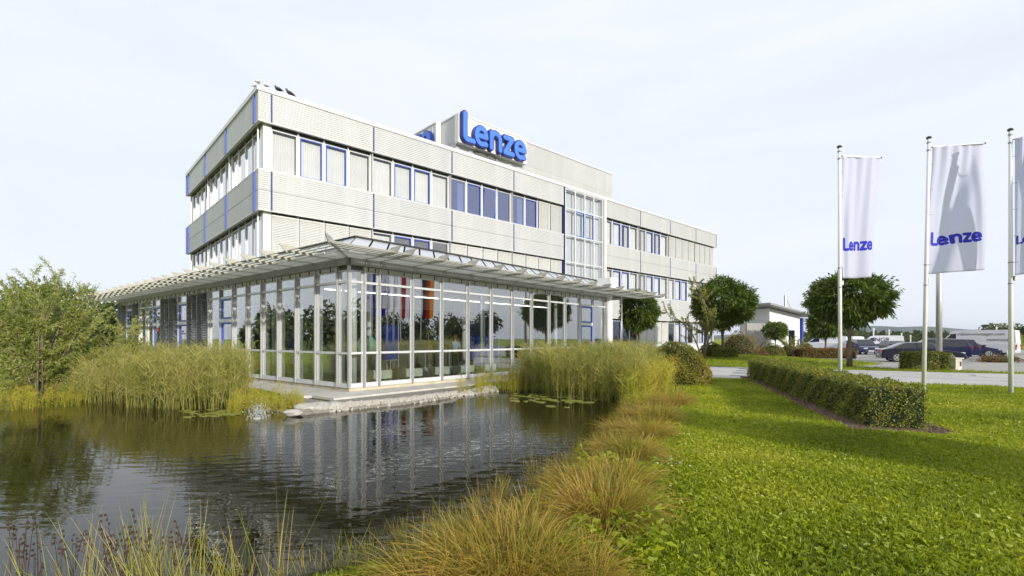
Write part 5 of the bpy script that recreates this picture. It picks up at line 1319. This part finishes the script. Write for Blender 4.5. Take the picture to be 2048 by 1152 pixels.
# ====================================================================== VEHICLES
def car(label, cat, loc, rz, paint, L=4.6, W=1.82, H=1.5, style='saloon', text=None, group='cars in the car park'):
    name = {'van': 'parked_van'}.get(style, 'parked_car'); t = tag(empty(name, loc, rz), label, cat, group)
    h = L / 2; P = M[paint]; wr = .33 if style != 'van' else .35; fx, rx = h - .88, -h + .95
    if style == 'van': fx, rx = h - .95, -h + 1.35
    if style == 'saloon':
        top = [(-h, .62), (-h + .04, .90), (-h + .5, 1.0), (-h + 1.0, 1.02), (h - 1.75, .95), (h - 1.2, .90), (h - .5, .80), (h - .1, .66), (h, .52)]; cab = [(-h + .55, 1.0), (-h + 1.45, H - .04), (-.1, H), (.55, H - .06), (h - 1.35, .94)]
    elif style == 'hatch':
        top = [(-h, .60), (-h + .03, .98), (-h + .3, 1.02), (h - 1.5, .98), (h - .9, .92), (h - .3, .78), (h - .05, .62), (h, .5)]; cab = [(-h + .1, 1.01), (-h + .5, H - .06), (-.5, H), (.2, H - .06), (h - 1.0, .95)]
    elif style == 'mpv':
        top = [(-h, .55), (-h + .02, 1.05), (-h + .2, 1.08), (h - 1.3, 1.02), (h - .8, .95), (h - .2, .8), (h, .55)]; cab = [(-h + .06, 1.07), (-h + .38, H - .05), (-.6, H), (.4, H - .05), (h - .95, 1.0)]
    else:
        top = [(-h, .5), (-h, 1.25), (h - 1.9, 1.3), (h - 1.05, 1.18), (h - .35, .98), (h - .05, .78), (h, .5)]; cab = [(-h + .02, 1.26), (-h + .10, H - .08), (-h + .5, H), (h - 2.2, H), (h - 1.85, H - .1), (h - 1.0, 1.17)]
    def archpts(cx): return [(cx + (wr + .06) * cos(a), .30 + (wr + .06) * sin(a)) for a in np.linspace(pi, 0, 9)]
    bot = [(-h + .03, .28)] + archpts(rx) + archpts(fx) + [(h - .03, .26)]
    poly = bot + top[::-1]; n = len(poly); vs = []; ysec = [(-W / 2 + .0, .0), (-W / 2 + .06, .03), (W / 2 - .06, .03), (W / 2, .0)]
    for y, g in ysec:
        for x, z in poly:
            e = .05 if g == 0 else 0; vs.append((x * (1 - e * .6), y if z > .5 else y * .97, z - (e * .7 if z > .75 else 0)))
    fs = [tuple(range(n)), tuple(range(3 * n, 4 * n))[::-1]] + [(k * n + i, k * n + (i + 1) % n, (k + 1) * n + (i + 1) % n, (k + 1) * n + i) for k in range(3) for i in range(n)]
    MB().add(vs, fs).build('body', P, t)
    solidv = style == 'van'; ins = .20 if not solidv else .10; nb = len(cab); vs = []
    for sg in (-1, 1):
        for x, z in cab:
            f = (z - .95) / (H - .95); vs.append((x, sg * (W / 2 - .05 - ins * max(f, 0)), z))
    fs = [tuple(range(nb)), tuple(range(nb, 2 * nb))[::-1]] + [(i, (i + 1) % nb, nb + (i + 1) % nb, nb + i) for i in range(nb)]
    MB().add(vs, fs).build('cabin', P, t)
    # glazing: slightly proud panels on the cabin faces
    def side(x0, x1, f0, f1, sg, lab='side_window', mt='carglass'):
        def pt(x, f):
            # find roof height at x along the cab outline
            zt = np.interp(x, [c[0] for c in cab], [c[1] for c in cab]); zb = .98 if not solidv else 1.25; z = zb + (zt - zb) * f; ff = max((z - .95) / (H - .95), 0); return (x, sg * (W / 2 - .05 - ins * ff + .008), z)
        k = 6; xs_ = np.linspace(x0, x1, k); v = [pt(x, f0) for x in xs_] + [pt(x, f1) for x in xs_]; v2 = [(a, b - sg * .02, c) for a, b, c in v]
        f = [(i, i + 1, k + i + 1, k + i) for i in range(k - 1)]; MB().add(v + v2, f + [tuple(j + 2 * k for j in q[::-1]) for q in f]).build(lab, M[mt], t)
    x_r, x_f = cab[0][0] + (.34 if not solidv else 0), cab[-1][0] - .12
    for sg in (-1, 1):
        if solidv: side(h - 2.25, h - 1.28, .12, .72, sg)
        else:
            m_ = (x_r + x_f) / 2 - .05; side(x_r, m_ - .04, .08, .86, sg); side(m_ + .04, x_f, .08, .86, sg)
    def endpane(a, b, lab):
        (xa, za), (xb, zb) = a, b; v = []; nx_, nz_ = (zb - za), -(xb - xa); l_ = hypot(nx_, nz_); nx_, nz_ = nx_ / l_, nz_ / l_
        if (nx_ > 0) != (xa > 0): nx_, nz_ = -nx_, -nz_
        for f in (.08, .90):
            x, z = xa + (xb - xa) * f, za + (zb - za) * f; yy = W / 2 - .05 - ins * max((z - .95) / (H - .95), 0) - .09
            for off in (.012, -.012): v += [(x + nx_ * off, -yy, z + nz_ * off), (x + nx_ * off, yy, z + nz_ * off)]
        MB().add(v, [(0, 1, 5, 4), (2, 6, 7, 3), (0, 4, 6, 2), (1, 3, 7, 5), (0, 2, 3, 1), (4, 5, 7, 6)]).build(lab, M['carglass'], t)
    endpane(cab[-1], cab[-2], 'windscreen')
    if not solidv: endpane(cab[0], cab[1], 'rear_window')
    wme = cached(('wheel', wr), lambda: MB().prism([(wr * cos(a), wr * sin(a)) for a in np.linspace(0, 2 * pi, 25)[:-1]], lambda y, x, z: (x, y, z), -.11, .11).mesh('wheel', M['rubber']))
    def rimm():
        m = MB()
        for sg in (-1, 1):
            R_ = wr * .70; y0 = sg * .113
            ring = [(cos(a), sin(a)) for a in np.linspace(0, 2 * pi, 21)[:-1]]; k = 20
            m.add([(x * R_, y0, z * R_) for x, z in ring] + [(x * R_ * .82, y0, z * R_ * .82) for x, z in ring], [(i, (i + 1) % k, k + (i + 1) % k, k + i) for i in range(k)])
            for s in range(5):
                a = s * 2 * pi / 5; c_, s_ = cos(a), sin(a); w_ = .035; m.add([(-s_ * w_, y0, c_ * w_), (s_ * w_, y0, -c_ * w_), (c_ * R_ * .85 + s_ * w_, y0, s_ * R_ * .85 - c_ * w_), (c_ * R_ * .85 - s_ * w_, y0, s_ * R_ * .85 + c_ * w_)], [(0, 1, 2, 3)])
        return m.mesh('rim', M['chrome'])
    rme = cached(('rim', wr), rimm)
    for x in (fx, rx):
        for sg in (-1, 1): wo_ = put('wheel', wme, t, (x, sg * (W / 2 - .12), wr)); put('rim', rme, wo_)
    for sg in (-1, 1):
        hz = .62 if style != 'van' else .80
        MB().box(h - .16, h - .02, sg * (W / 2 - .42) - .17, sg * (W / 2 - .42) + .2 * 1, hz, hz + .13).build('headlight', M['headlight'], t)
        tz = .76 if style == 'saloon' else .85; MB().box(-h - .012, -h + .12, sg * (W / 2 - .2) - .17, sg * (W / 2 - .2) + .17, tz, tz + (.14 if style == 'saloon' else .26)).build('tail_light', M['taillight'], t)
        if solidv: MB().box(-h - .014, -h + .05, sg * (W / 2 - .1) - .07, sg * (W / 2 - .1) + .08, .62, .84).build('tail_light', M['taillight'], t)
        MB().box(cab[-1][0] - .28, cab[-1][0] - .12, sg * (W / 2 + .02) - .1, sg * (W / 2 + .02) + .1, 1.0, 1.13).build('mirror', P, t)
    MB().box(h - .03, h + .015, -W * .30, W * .30, .30, .52).build('grille', M['black'], t)
    MB().box(-h - .02, -h + .02, -.26, .26, .46, .57).build('number_plate', M['plate'], t)
    MB().box(h + .016, h + .025, -.26, .26, .36, .46).build('number_plate', M['plate'], t)
    if style != 'van':
        for sg in (-1, 1):
            q = [(x, sg * (W / 2 - .05 - ins * max((z - .95) / (H - .95), 0) + .006), z - .03) for x, z in cab]
            MB().tube(q, .014, 5).build('window_trim', M['chrome'], t)
            MB().tube([(-h + .25, sg * (W / 2 + .004), .62), (h - .6, sg * (W / 2 + .004), .58)], .01, 4).build('side_trim', P, t)
            for xx in (.55, -.45): MB().box(xx - .07, xx + .07, sg * (W / 2 + .012) - .012, sg * (W / 2 + .012) + .012, .80, .825).build('door_handle', M['chrome'], t)
    if style == 'mpv':
        for sg in (-1, 1): MB().tube([(-h + .7, sg * (W / 2 - .3), H - .03), (0, sg * (W / 2 - .3), H + .04), (.5, sg * (W / 2 - .3), H - .02)], .015, 6).build('roof_rail', M['chrome'], t)
    if text:
        for s, size, x, z, sg, mt in text:
            me = text_mesh(s, size, .003); me.materials.append(M[mt]); o = put('lettering', me, t)
            f = (z - .95) / (H - .95); y = sg * (W / 2 - .05 - ins * max(f, 0) + .014 if z > 1.25 else W / 2 + .006)
            o.location = (x, y, z); o.rotation_euler = (pi / 2, 0, 0) if sg < 0 else (pi / 2, 0, pi)
    return t
car('dark navy saloon parked behind the short hedge, its front to the right', 'car', (29.85, 36.25, 0), radians(-24), 'carnavy', 4.9, 1.86, 1.46, 'saloon')
car('dark blue estate behind the navy saloon showing a red tail light', 'car', (34.7, 40.9, 0), radians(150), 'carblue', 4.75, 1.85, 1.70, 'mpv')
car('second dark blue estate half hidden behind the first one', 'car', (38.2, 43.9, 0), radians(150), 'carblue', 4.7, 1.85, 1.68, 'mpv')
car('dark blue hatchback in front of the long white van, nose to the right', 'car', (43.3, 46.9, 0), radians(-28), 'carblue', 4.2, 1.78, 1.5, 'hatch')
car('blue off-road car facing the lawn beside the trunk of the broad tree', 'car', (38.5, 54.3, 0), radians(-105), 'carblue', 4.5, 1.85, 1.66, 'mpv')
car('dark car facing the lawn, between the blue off-road car and the saloon', 'car', (42.3, 54.5, 0), radians(-105), 'carnavy', 4.5, 1.8, 1.5, 'hatch')
car('black car cut by the right picture edge', 'car', (57.6, 52.0, 0), radians(-150), 'carblack', 4.5, 1.8, 1.48, 'saloon')
car('long white high roofed van with lettering on its side', 'van', (49.4, 52.9, 0), radians(124), 'vanwhite', 6.9, 2.0, 2.62, 'van', [('www.rabbit-montagen.com', .42, 2.05, 2.05, 1, 'black'), ('MONTAGEN', .34, -1.25, 1.45, 1, 'black')], 'white vans')
car('white van lettered NGR behind the blue off-road car', 'van', (46.2, 62.4, 0), radians(146), 'vanwhite', 5.2, 1.95, 2.1, 'van', [('NGR', .72, .35, 1.35, 1, 'black')], 'white vans')
car('white van partly hidden by the brown hedge and the small round tree', 'van', (36.2, 57.6, 0), radians(140), 'vanwhite', 4.9, 1.9, 2.0, 'van', None, 'white vans')
car('white van between tree trunk and first flagpole, far back', 'van', (43.2, 64.5, 0), radians(100), 'vanwhite', 4.9, 1.9, 2.0, 'van', None, 'white vans')

# ====================================================================== GATEHOUSE, FAR BACKGROUND
gh = tag(empty('gatehouse', (26.6, 51.0, 0), radians(20)), 'small white gatehouse with flat overhanging roof', 'building')
b = MB(); b.box(0, 4.2, 0, .2, 0, 1.0); b.box(0, 2.6, 0, .2, 1.0, 4.0); b.box(3.5, 4.2, 0, .2, 1.0, 4.0); b.box(2.6, 3.5, 0, .2, 2.6, 4.0); b.box(0, .2, .2, 4, 0, 4.0); b.box(4.0, 4.2, .2, 4, 0, 4.0); b.box(.2, 4.0, 3.8, 4, 0, 4.0); b.prism([(0, 4.003), (4.2, 4.003), (4.2, 4.16), (0, 4.86)], lambda y, x, z: (x, y, z), .02, 3.98); b.build('wall', M['white'], gh)
MB().box(2.6, 3.5, .06, .1, 1.0, 2.6).build('window', M['carglass'], gh)
MB().prism([(-1.2, 5.15), (5.4, 4.02), (5.4, 4.14), (-1.2, 5.33)], lambda y, x, z: (x, y, z), -1.2, 4.6).build('roof', M['alud'], gh)
MB().box(-2.6, -.05, .4, .6, 0, 3.3).build('side_wall', M['alud'], gh)
m = MB(); m.tube([(3.3, 1, 4.2), (3.3, 1, 6.4)], .12, 10); m.build('mast', M['alu'], gh); MB().tube([(3.3, 1, 6.2), (4.6, 1, 4.15)], .025, 5).build('stay_wire', M['alud'], gh)
MB().box(4.35, 4.5, -.2, 4.0, 0, 3.9).build('blue_post', M['blue'], gh)

fr_ = np.random.default_rng(77)
def forest(name, xs_, ys_, hs, seed, n_each=260):
    rng = np.random.default_rng(seed); PP, DD = [], []
    for x, y, h in zip(xs_, ys_, hs):
        d = unit(rng.normal(size=(n_each, 3))); con = rng.uniform() < .5; z = rng.uniform(.03, 1, n_each); w = h * (.34 * (1 - z) if con else .33 * np.sqrt(np.clip(1 - (2 * z - .9) ** 2, .06, 1)))
        PP.append(np.column_stack([x + d[:, 0] * w, y + d[:, 1] * w, z * h])); DD.append(d + np.array([0, 0, .2]))
    P = np.concatenate(PP); s = np.median(hs); return stuff(put(name, np_mesh(name, leaves(P, np.concatenate(DD), s * .16, s * .10, rng, .1), LEAF, M['fartree'])))
n = 330; a = fr_.uniform(0, 1, n); X = 130 + a * 220; Y = 240 + fr_.uniform(-30, 50, n); forest('distant_wood', X, Y, fr_.uniform(3.4, 5.8, n), 5)
n = 90; X = fr_.uniform(-330, -60, n); Y = 170 + fr_.uniform(-20, 60, n); forest('distant_wood', X, Y, fr_.uniform(6, 10, n), 6)
for i, (u, Y, h, rx) in enumerate([(1990, 120, 5.0, 3.4), (2018, 125, 5.4, 3.8), (2052, 118, 4.6, 3.4), (2085, 115, 5.2, 4)]):
    wild_tree(['dark tree behind the long white van roof', 'second dark tree behind the van, under the crane', 'dark tree at the right edge behind the van', 'tree just past the right edge'][i], ((u - 1024) / FPX * Y, Y, 0), rx, h, 1100, 140 + i, 'fartree', .6, .4, 'dark trees behind the car park', .02)
wild_tree('golden green shrub at the right edge behind the parked cars', (60.5, 60, 0), 1.6, 2.6, 900, 150, 'birch', .25, .15)
# hills
hx = np.linspace(500, 3800, 90); hy = np.linspace(1900, 3600, 26); V = []
for y in hy:
    for x in hx:
        k = math.exp(-((y - 2700) / 520) ** 2); u = 1024 + x / 2700 * FPX
        prof = np.interp(u, [1200, 1600, 1690, 1745, 1785, 1815, 1850, 1900, 1960, 2050, 2300], [12, 24, 40, 66, 52, 58, 52, 44, 36, 32, 24]); V.append((x, y, k * (prof * 1.12 + 3 * sin(x * .021) + 2.5 * sin(x * .047 + y * .01))))
nxh = len(hx); F = [(j * nxh + i, j * nxh + i + 1, (j + 1) * nxh + i + 1, (j + 1) * nxh + i) for j in range(len(hy) - 1) for i in range(nxh - 1)]
hm = MB(); hm.add(V, F); struct(hm.build('hills', mat('wooded_hill', (.035, .055, .022), .95, 0, .6, .006, detail=8), smooth=True))
hx2 = np.linspace(-3600, -300, 70); V = [(x, y, math.exp(-((y - 2500) / 420) ** 2) * (46 + 16 * sin(x * .004) + 6 * sin(x * .013))) for y in np.linspace(1700, 3300, 20) for x in hx2]
hm = MB(); hm.add(V, [(j * 70 + i, j * 70 + i + 1, (j + 1) * 70 + i + 1, (j + 1) * 70 + i) for j in range(19) for i in range(69)]); struct(hm.build('hills', bpy.data.materials['wooded_hill'], smooth=True))
for i, (u, Y, v) in enumerate([(1747, 72, 656), (1778, 76, 659), (1803, 80, 666), (1821, 84, 670), (1993, 80, 653)]):
    X = (u - 1024) / FPX * Y; z = EYE + (V0 - v) / FPX * Y
    t = tag(empty('lamp_post', (X, Y, 0)), ['white lamp post behind the NGR van, leftmost', 'white lamp post behind the right end of the NGR van', 'white lamp post above the navy saloon', 'shorter white lamp post above the saloon roof', 'white lamp post behind the long white van'][i], 'lamp post', 'white car park lamp posts')
    MB().tube([(0, 0, -.1), (0, 0, z - .3)], .085, 8).build('pole', M['white'], t); MB().lathe([(.1, 0), (.11, .04), (.11, .26), (.05, .3)], 10, (0, 0, z - .3)).build('lamp_head', M['white'], t)
X, Y = (1984 - 1024) / FPX * 620, 620
cr_ = tag(empty('tower_crane', (X, Y, 0)), 'pale construction crane far behind the dark trees', 'crane'); 
m = MB(); [m.tube([(sx, sy, 0), (sx, sy, 22)], .18, 4) for sx in (-.6, .6) for sy in (-.6, .6)]; [m.tube([(-.6 if k % 2 else .6, -.6, k * 1.5), (.6 if k % 2 else -.6, -.6, k * 1.5 + 1.5)], .1, 4) for k in range(14)]; m.build('mast', M['coping'], cr_)
m = MB(); m.tube([(-8, 0, 19.5), (34, 0, 20.5)], .25, 4); m.tube([(0, 0, 22), (34, 0, 20.6)], .12, 4); m.tube([(0, 0, 22), (-8, 0, 19.6)], .12, 4); m.build('jib', M['coping'], cr_)
# small street furniture
t = tag(empty('path_light', (*at(205, 716, 0), 0)), 'small grey pathway light with flat top on the grass between willow and pavilion', 'path light')
MB().box(-.05, .05, -.05, .05, 0, .72).build('post', M['alud'], t); MB().box(-.38, .38, -.2, .2, .72, .78).build('top', M['alu'], t); MB().lathe([(.12, .78), (.16, .9), (.1, 1.0)], 10).build('lamp_head', M['alud'], t)
x, y = at(1913, 740, 0); t = tag(empty('power_pedestal', (x, y, 0), radians(-5)), 'small cream pedestal box at the right end of the short hedge', 'pedestal')
MB().box(-.16, .16, -.16, .16, 0, .62).build('body', mat('cream_paint', (.6, .56, .45), .6), t); MB().box(-.22, .22, -.22, .22, .62, .67).build('lid', bpy.data.materials['cream_paint'], t); MB().box(.05, .13, -.17, -.16, .22, .46).build('socket', M['black'], t)
x, y = 35.6, 35.4; t = tag(empty('marker_post', (x, y, 0)), 'short white marker post in front of the dark hatchback', 'post'); MB().tube([(0, 0, 0), (-.12, 0, .85)], .06, 8).build('post', M['white'], t)
ball_bush('low_shrub', 'low sprawling brown shrub round the white marker post', 'bush', (35.4, 35.9, 0), 1.5, .8, .45, 3000, M['redbush'], .07, .035, seed=91, lump=.25)
t = tag(empty('manhole_cover', (21.9, 22.6, .0), ang), 'square light cover plate in the paving by the third flagpole', 'cover plate'); MB().box(-.6, .6, -.35, .35, -.02, .03).build('plate', M['slab'], t)

# ====================================================================== INSIDE THE PAVILION
def inw(x, y): return pavw(x, y)
for k in range(5):
    x, y = inw(1.25 + 1.425 * k + .45, .78); t = tag(empty('bench', (x, y, .105), PAV_R), ['pale green bench behind the glass, nearest the corner', 'pale green bench behind the glass, second from the corner', 'pale green bench behind the glass under the indoor plants', 'pale green bench behind the glass beside the white column', 'pale green bench behind the glass half hidden by the reeds'][k], 'bench', 'benches behind the glass')
    MB().box(-.45, .45, -.16, .16, .17, .47).build('seat', mat('pale_green_board', (.60, .65, .56), .6) if k == 0 else bpy.data.materials['pale_green_board'], t)
    for sx in (-.4, .4): MB().box(sx - .015, sx + .015, -.13, .13, 0, .168).build('leg', M['alu'], t)
def board(label, x0, y0, rz, w, z0, z1):
    x, y = inw(x0, y0); t = tag(empty('display_board', (x, y, .105), PAV_R + rz), label, 'display board'); MB().box(-w / 2, w / 2, -.015, .015, z0 - .1, z1 - .1).build('panel', M['blue2'], t)
    for sx in (-w / 2 - .02, w / 2 + .02): MB().tube([(sx, 0, 0), (sx, 0, z1)], .018, 8).build('leg', M['alu'], t)
    MB().box(-w / 2, w / 2, -.02, .02, z0 - .13, z0 - .103).build('bottom_rail', M['alu'], t)
M['blue2'] = mat('deep_blue_panel', (.012, .03, .26), .4, 0, .08)
board('deep blue display board behind the second pane of the front', 3.47, 2.6, 0, .94, .84, 2.26)
board('deep blue display board seen through the shaded side', 2.0, 7.6, -pi / 2, .9, .6, 2.3)
board('wide deep blue wall panel deep inside the hall', 13.2, 6.5, 0, 3.2, .5, 2.7)
x, y = inw(1.54, 1.3); t = tag(empty('globe', (x, y, .105)), 'large pale turquoise globe on a stand behind the corner glass', 'globe')
MB().lathe([(.36 * sin(a) + .001, 1.36 - .36 * cos(a)) for a in np.linspace(0, pi, 15)], 24).build('ball', mat('turquoise_map', (.22, .42, .38), .35, 0, .35, 3), t, smooth=True); MB().lathe([(.22, 0), (.2, .03), (.03, .06), (.03, 1.0)], 14).build('stand', M['alu'], t)
def plant(label, x0, y0, seed, hs):
    rng = np.random.default_rng(seed); x, y = inw(x0, y0); t = tag(empty('potted_plant', (x, y, .105)), label, 'indoor plant', 'indoor palms'); MB().lathe([(.2, 0), (.26, .4), (.24, .4), (.2, .36)], 16).build('pot', M['white'], t)
    b = MB(); PP, DD = [], []
    for h in hs:
        dx, dy = rng.normal(0, .12, 2); b.tube([(dx * .3, dy * .3, .3), (dx, dy, h * .6), (dx * 1.6, dy * 1.6, h)], [.035, .028, .022], 7); n = 34; a = rng.uniform(0, 6.28, n)
        PP.append(np.tile([dx * 1.6, dy * 1.6, h], (n, 1)) + rng.normal(0, .03, (n, 3))); DD.append(np.column_stack([np.cos(a), np.sin(a), rng.uniform(.1, 1.6, n)]))
    b.build('stem', M['barkp'], t); rb = ribbons(np.concatenate(PP), np.concatenate(DD), .62, .035, rng, .75, 5); put('leaves', np_mesh('leaves', rb, rib_pat(5), M['reedg']), t)
plant('tall indoor palm left of the person', 4.75, 1.6, 1, (1.35, 1.9)); plant('indoor palm with bent stem next to the person', 5.73, 1.55, 2, (1.2, 1.6))
for k, (xx, yy) in enumerate([(4.3, 2.9), (6.3, 2.8), (8.9, 2.7), (11.0, 2.9)]):
    x, y = inw(xx, yy); t = tag(empty('bistro_table', (x, y, .105)), ['thin legged table behind the tall palm', 'thin legged table next to the bent palm', 'thin legged table behind the white column', 'thin legged table deep behind the reeds'][k], 'table', 'tables in the hall'); MB().box(-.6, .6, -.4, .4, .98, 1.02).build('table_top', M['white'], t)
    for sx in (-.5, .5):
        for sy in (-.3, .3): MB().tube([(sx, sy, 0), (sx, sy, .98)], .018, 6).build('leg', M['alu'], t)
# person behind the glass: one skinned body, clothes and hair as children
def skin_fig(name, pts, edges, rad, mt, parent, sub=2):
    me = bpy.data.meshes.new(name); me.from_pydata(pts, edges, []); o = put(name, me, parent); md = o.modifiers.new('skin', 'SKIN')
    for i, v in enumerate(me.skin_vertices[0].data): v.radius = rad[i] if hasattr(rad[i], '__len__') else (rad[i], rad[i]); v.use_root = i == 0
    o.modifiers.new('smooth', 'SUBSURF').levels = sub; o.modifiers['smooth'].render_levels = sub; md.use_smooth_shade = True; me.materials.append(mt); return o
x, y = inw(7.9, 3.3); t = tag(empty('person', (x, y, .105), PAV_R + 2.6), 'person in a light blue shirt with reddish hair standing inside behind the palms', 'person')
J = [(0, 0, .93), (0, 0, 1.12), (0, .01, 1.32), (0, .02, 1.46), (0, .0, 1.55), (0, -.02, 1.66), (0, -.02, 1.73), (-.09, 0, .88), (-.10, -.01, .48), (-.10, .03, .08), (-.10, -.13, .04), (.09, 0, .88), (.10, -.01, .48), (.10, .03, .08), (.10, -.13, .04), (-.17, .01, 1.40), (-.23, .03, 1.14), (-.21, -.12, .95), (-.20, -.18, .88), (.17, .01, 1.40), (.23, .03, 1.14), (.20, -.14, .98), (.19, -.2, .92)]
E_ = [(0, 1), (1, 2), (2, 3), (3, 4), (4, 5), (5, 6), (0, 7), (7, 8), (8, 9), (9, 10), (0, 11), (11, 12), (12, 13), (13, 14), (2, 15), (15, 16), (16, 17), (17, 18), (2, 19), (19, 20), (20, 21), (21, 22)]
Rr = [(.14, .10), (.13, .10), (.15, .11), (.06, .06), (.05, .05), (.075, .09), (.06, .07), .085, .055, .04, .035, .085, .055, .04, .035, .06, .045, .036, .03, .06, .045, .036, .03]
skin_fig('body', J, E_, Rr, mat('skin', (.5, .3, .22), .5, 0, .05), t)
skin_fig('shirt', [J[0], J[1], J[2], (0, .02, 1.42), J[15], J[16], J[19], J[20]], [(0, 1), (1, 2), (2, 3), (2, 4), (4, 5), (2, 6), (6, 7)], [(.155, .115), (.148, .115), (.165, .125), .08, .075, .06, .075, .06], mat('light_blue_shirt', (.25, .42, .68), .8), t)
skin_fig('trousers', [(0, 0, .96), J[7], J[8], (-.10, .03, .12), J[11], J[12], (.10, .03, .12)], [(0, 1), (1, 2), (2, 3), (0, 4), (4, 5), (5, 6)], [(.15, .115), .1, .075, .06, .1, .075, .06], mat('dark_trousers', (.02, .022, .03), .8), t)
MB().lathe([(.001, 1.80), (.07, 1.785), (.098, 1.73), (.10, 1.67), (.085, 1.62), (.05, 1.60)], 16, (0, .015, 0)).build('hair', mat('reddish_hair', (.32, .09, .02), .7), t, smooth=True)

# pigeons on the roof edges
def pigeon(label, loc, rz, mt, s=1.0, grp='pigeons on the roof edge'):
    t = tag(empty('pigeon', loc, rz), label, 'bird', grp)
    b = MB(); b.tube([(-.24, 0, .05), (-.16, 0, .085), (-.08, 0, .12), (0, 0, .15), (.07, 0, .19), (.10, 0, .24), (.12, 0, .275), (.15, 0, .28), (.175, 0, .272)], [.012, .03, .065, .08, .062, .036, .036, .026, .006], 12); b.build('body', M[mt], t, smooth=True)
    for sg in (-1, 1):
        MB().tube([(.0, sg * .03, 0), (.0, sg * .03, .1)], .007, 5).build('leg', M['taillight'], t); MB().tube([(.04, sg * .06, .16), (-.08, sg * .065, .13), (-.2, sg * .03, .075)], [.02, .04, .008], 8).build('wing', M[mt], t)
    t.scale = (s, s, s)
def offw(x, y, z): 
    c_, s_ = cos(OFF_R), sin(OFF_R); return (OFF_O[0] + c_ * x - s_ * y, OFF_O[1] + s_ * x + c_ * y, z)
M['pigeon_d'] = mat('dark_plumage', (.03, .032, .038), .7); M['pigeon_w'] = mat('pale_plumage', (.7, .7, .66), .7)
for i, (x, y, mt, lab, a) in enumerate([(.85, .1, 'pigeon_d', 'dark upright pigeon on the roof edge', 2.2), (1.36, .12, 'pigeon_d', 'dark crouching pigeon pointing its tail down the roof edge', 2.9), (.0, .0, 'pigeon_w', 'pale pigeon exactly on the roof corner', 1.0), (.35, .1, 'pigeon_w', 'pale pigeon just right of the roof corner', 1.7), (.05, .45, 'pigeon_w', 'pale pigeon just left of the roof corner', .4)]):
    pigeon(lab, offw(x, y, B1T + .19), OFF_R + a, mt, 1.15)
x, y = inw(-1.6, 25.9); pigeon('dark pigeon sitting on the far end of the slatted sunshade', (x, y, 4.5), 2.0, 'pigeon_d', 1.1)

# ====================================================================== AIR
hz_ = MB().box(-6400, 6400, -3200, 7400, -2.2, 96).mesh('haze', None)
hz_.materials.clear(); hm_ = bpy.data.materials.new('haze'); hm_.use_nodes = True; nt = hm_.node_tree; nt.nodes.clear()
o_ = nt.nodes.new('ShaderNodeOutputMaterial'); pv = nt.nodes.new('ShaderNodeVolumePrincipled'); pv.inputs['Color'].default_value = (.80, .87, 1.0, 1); pv.inputs['Density'].default_value = 0.00011; pv.inputs['Anisotropy'].default_value = 0.2
nt.links.new(pv.outputs[0], o_.inputs['Volume']); hz_.materials.append(hm_); stuff(put('haze', hz_))
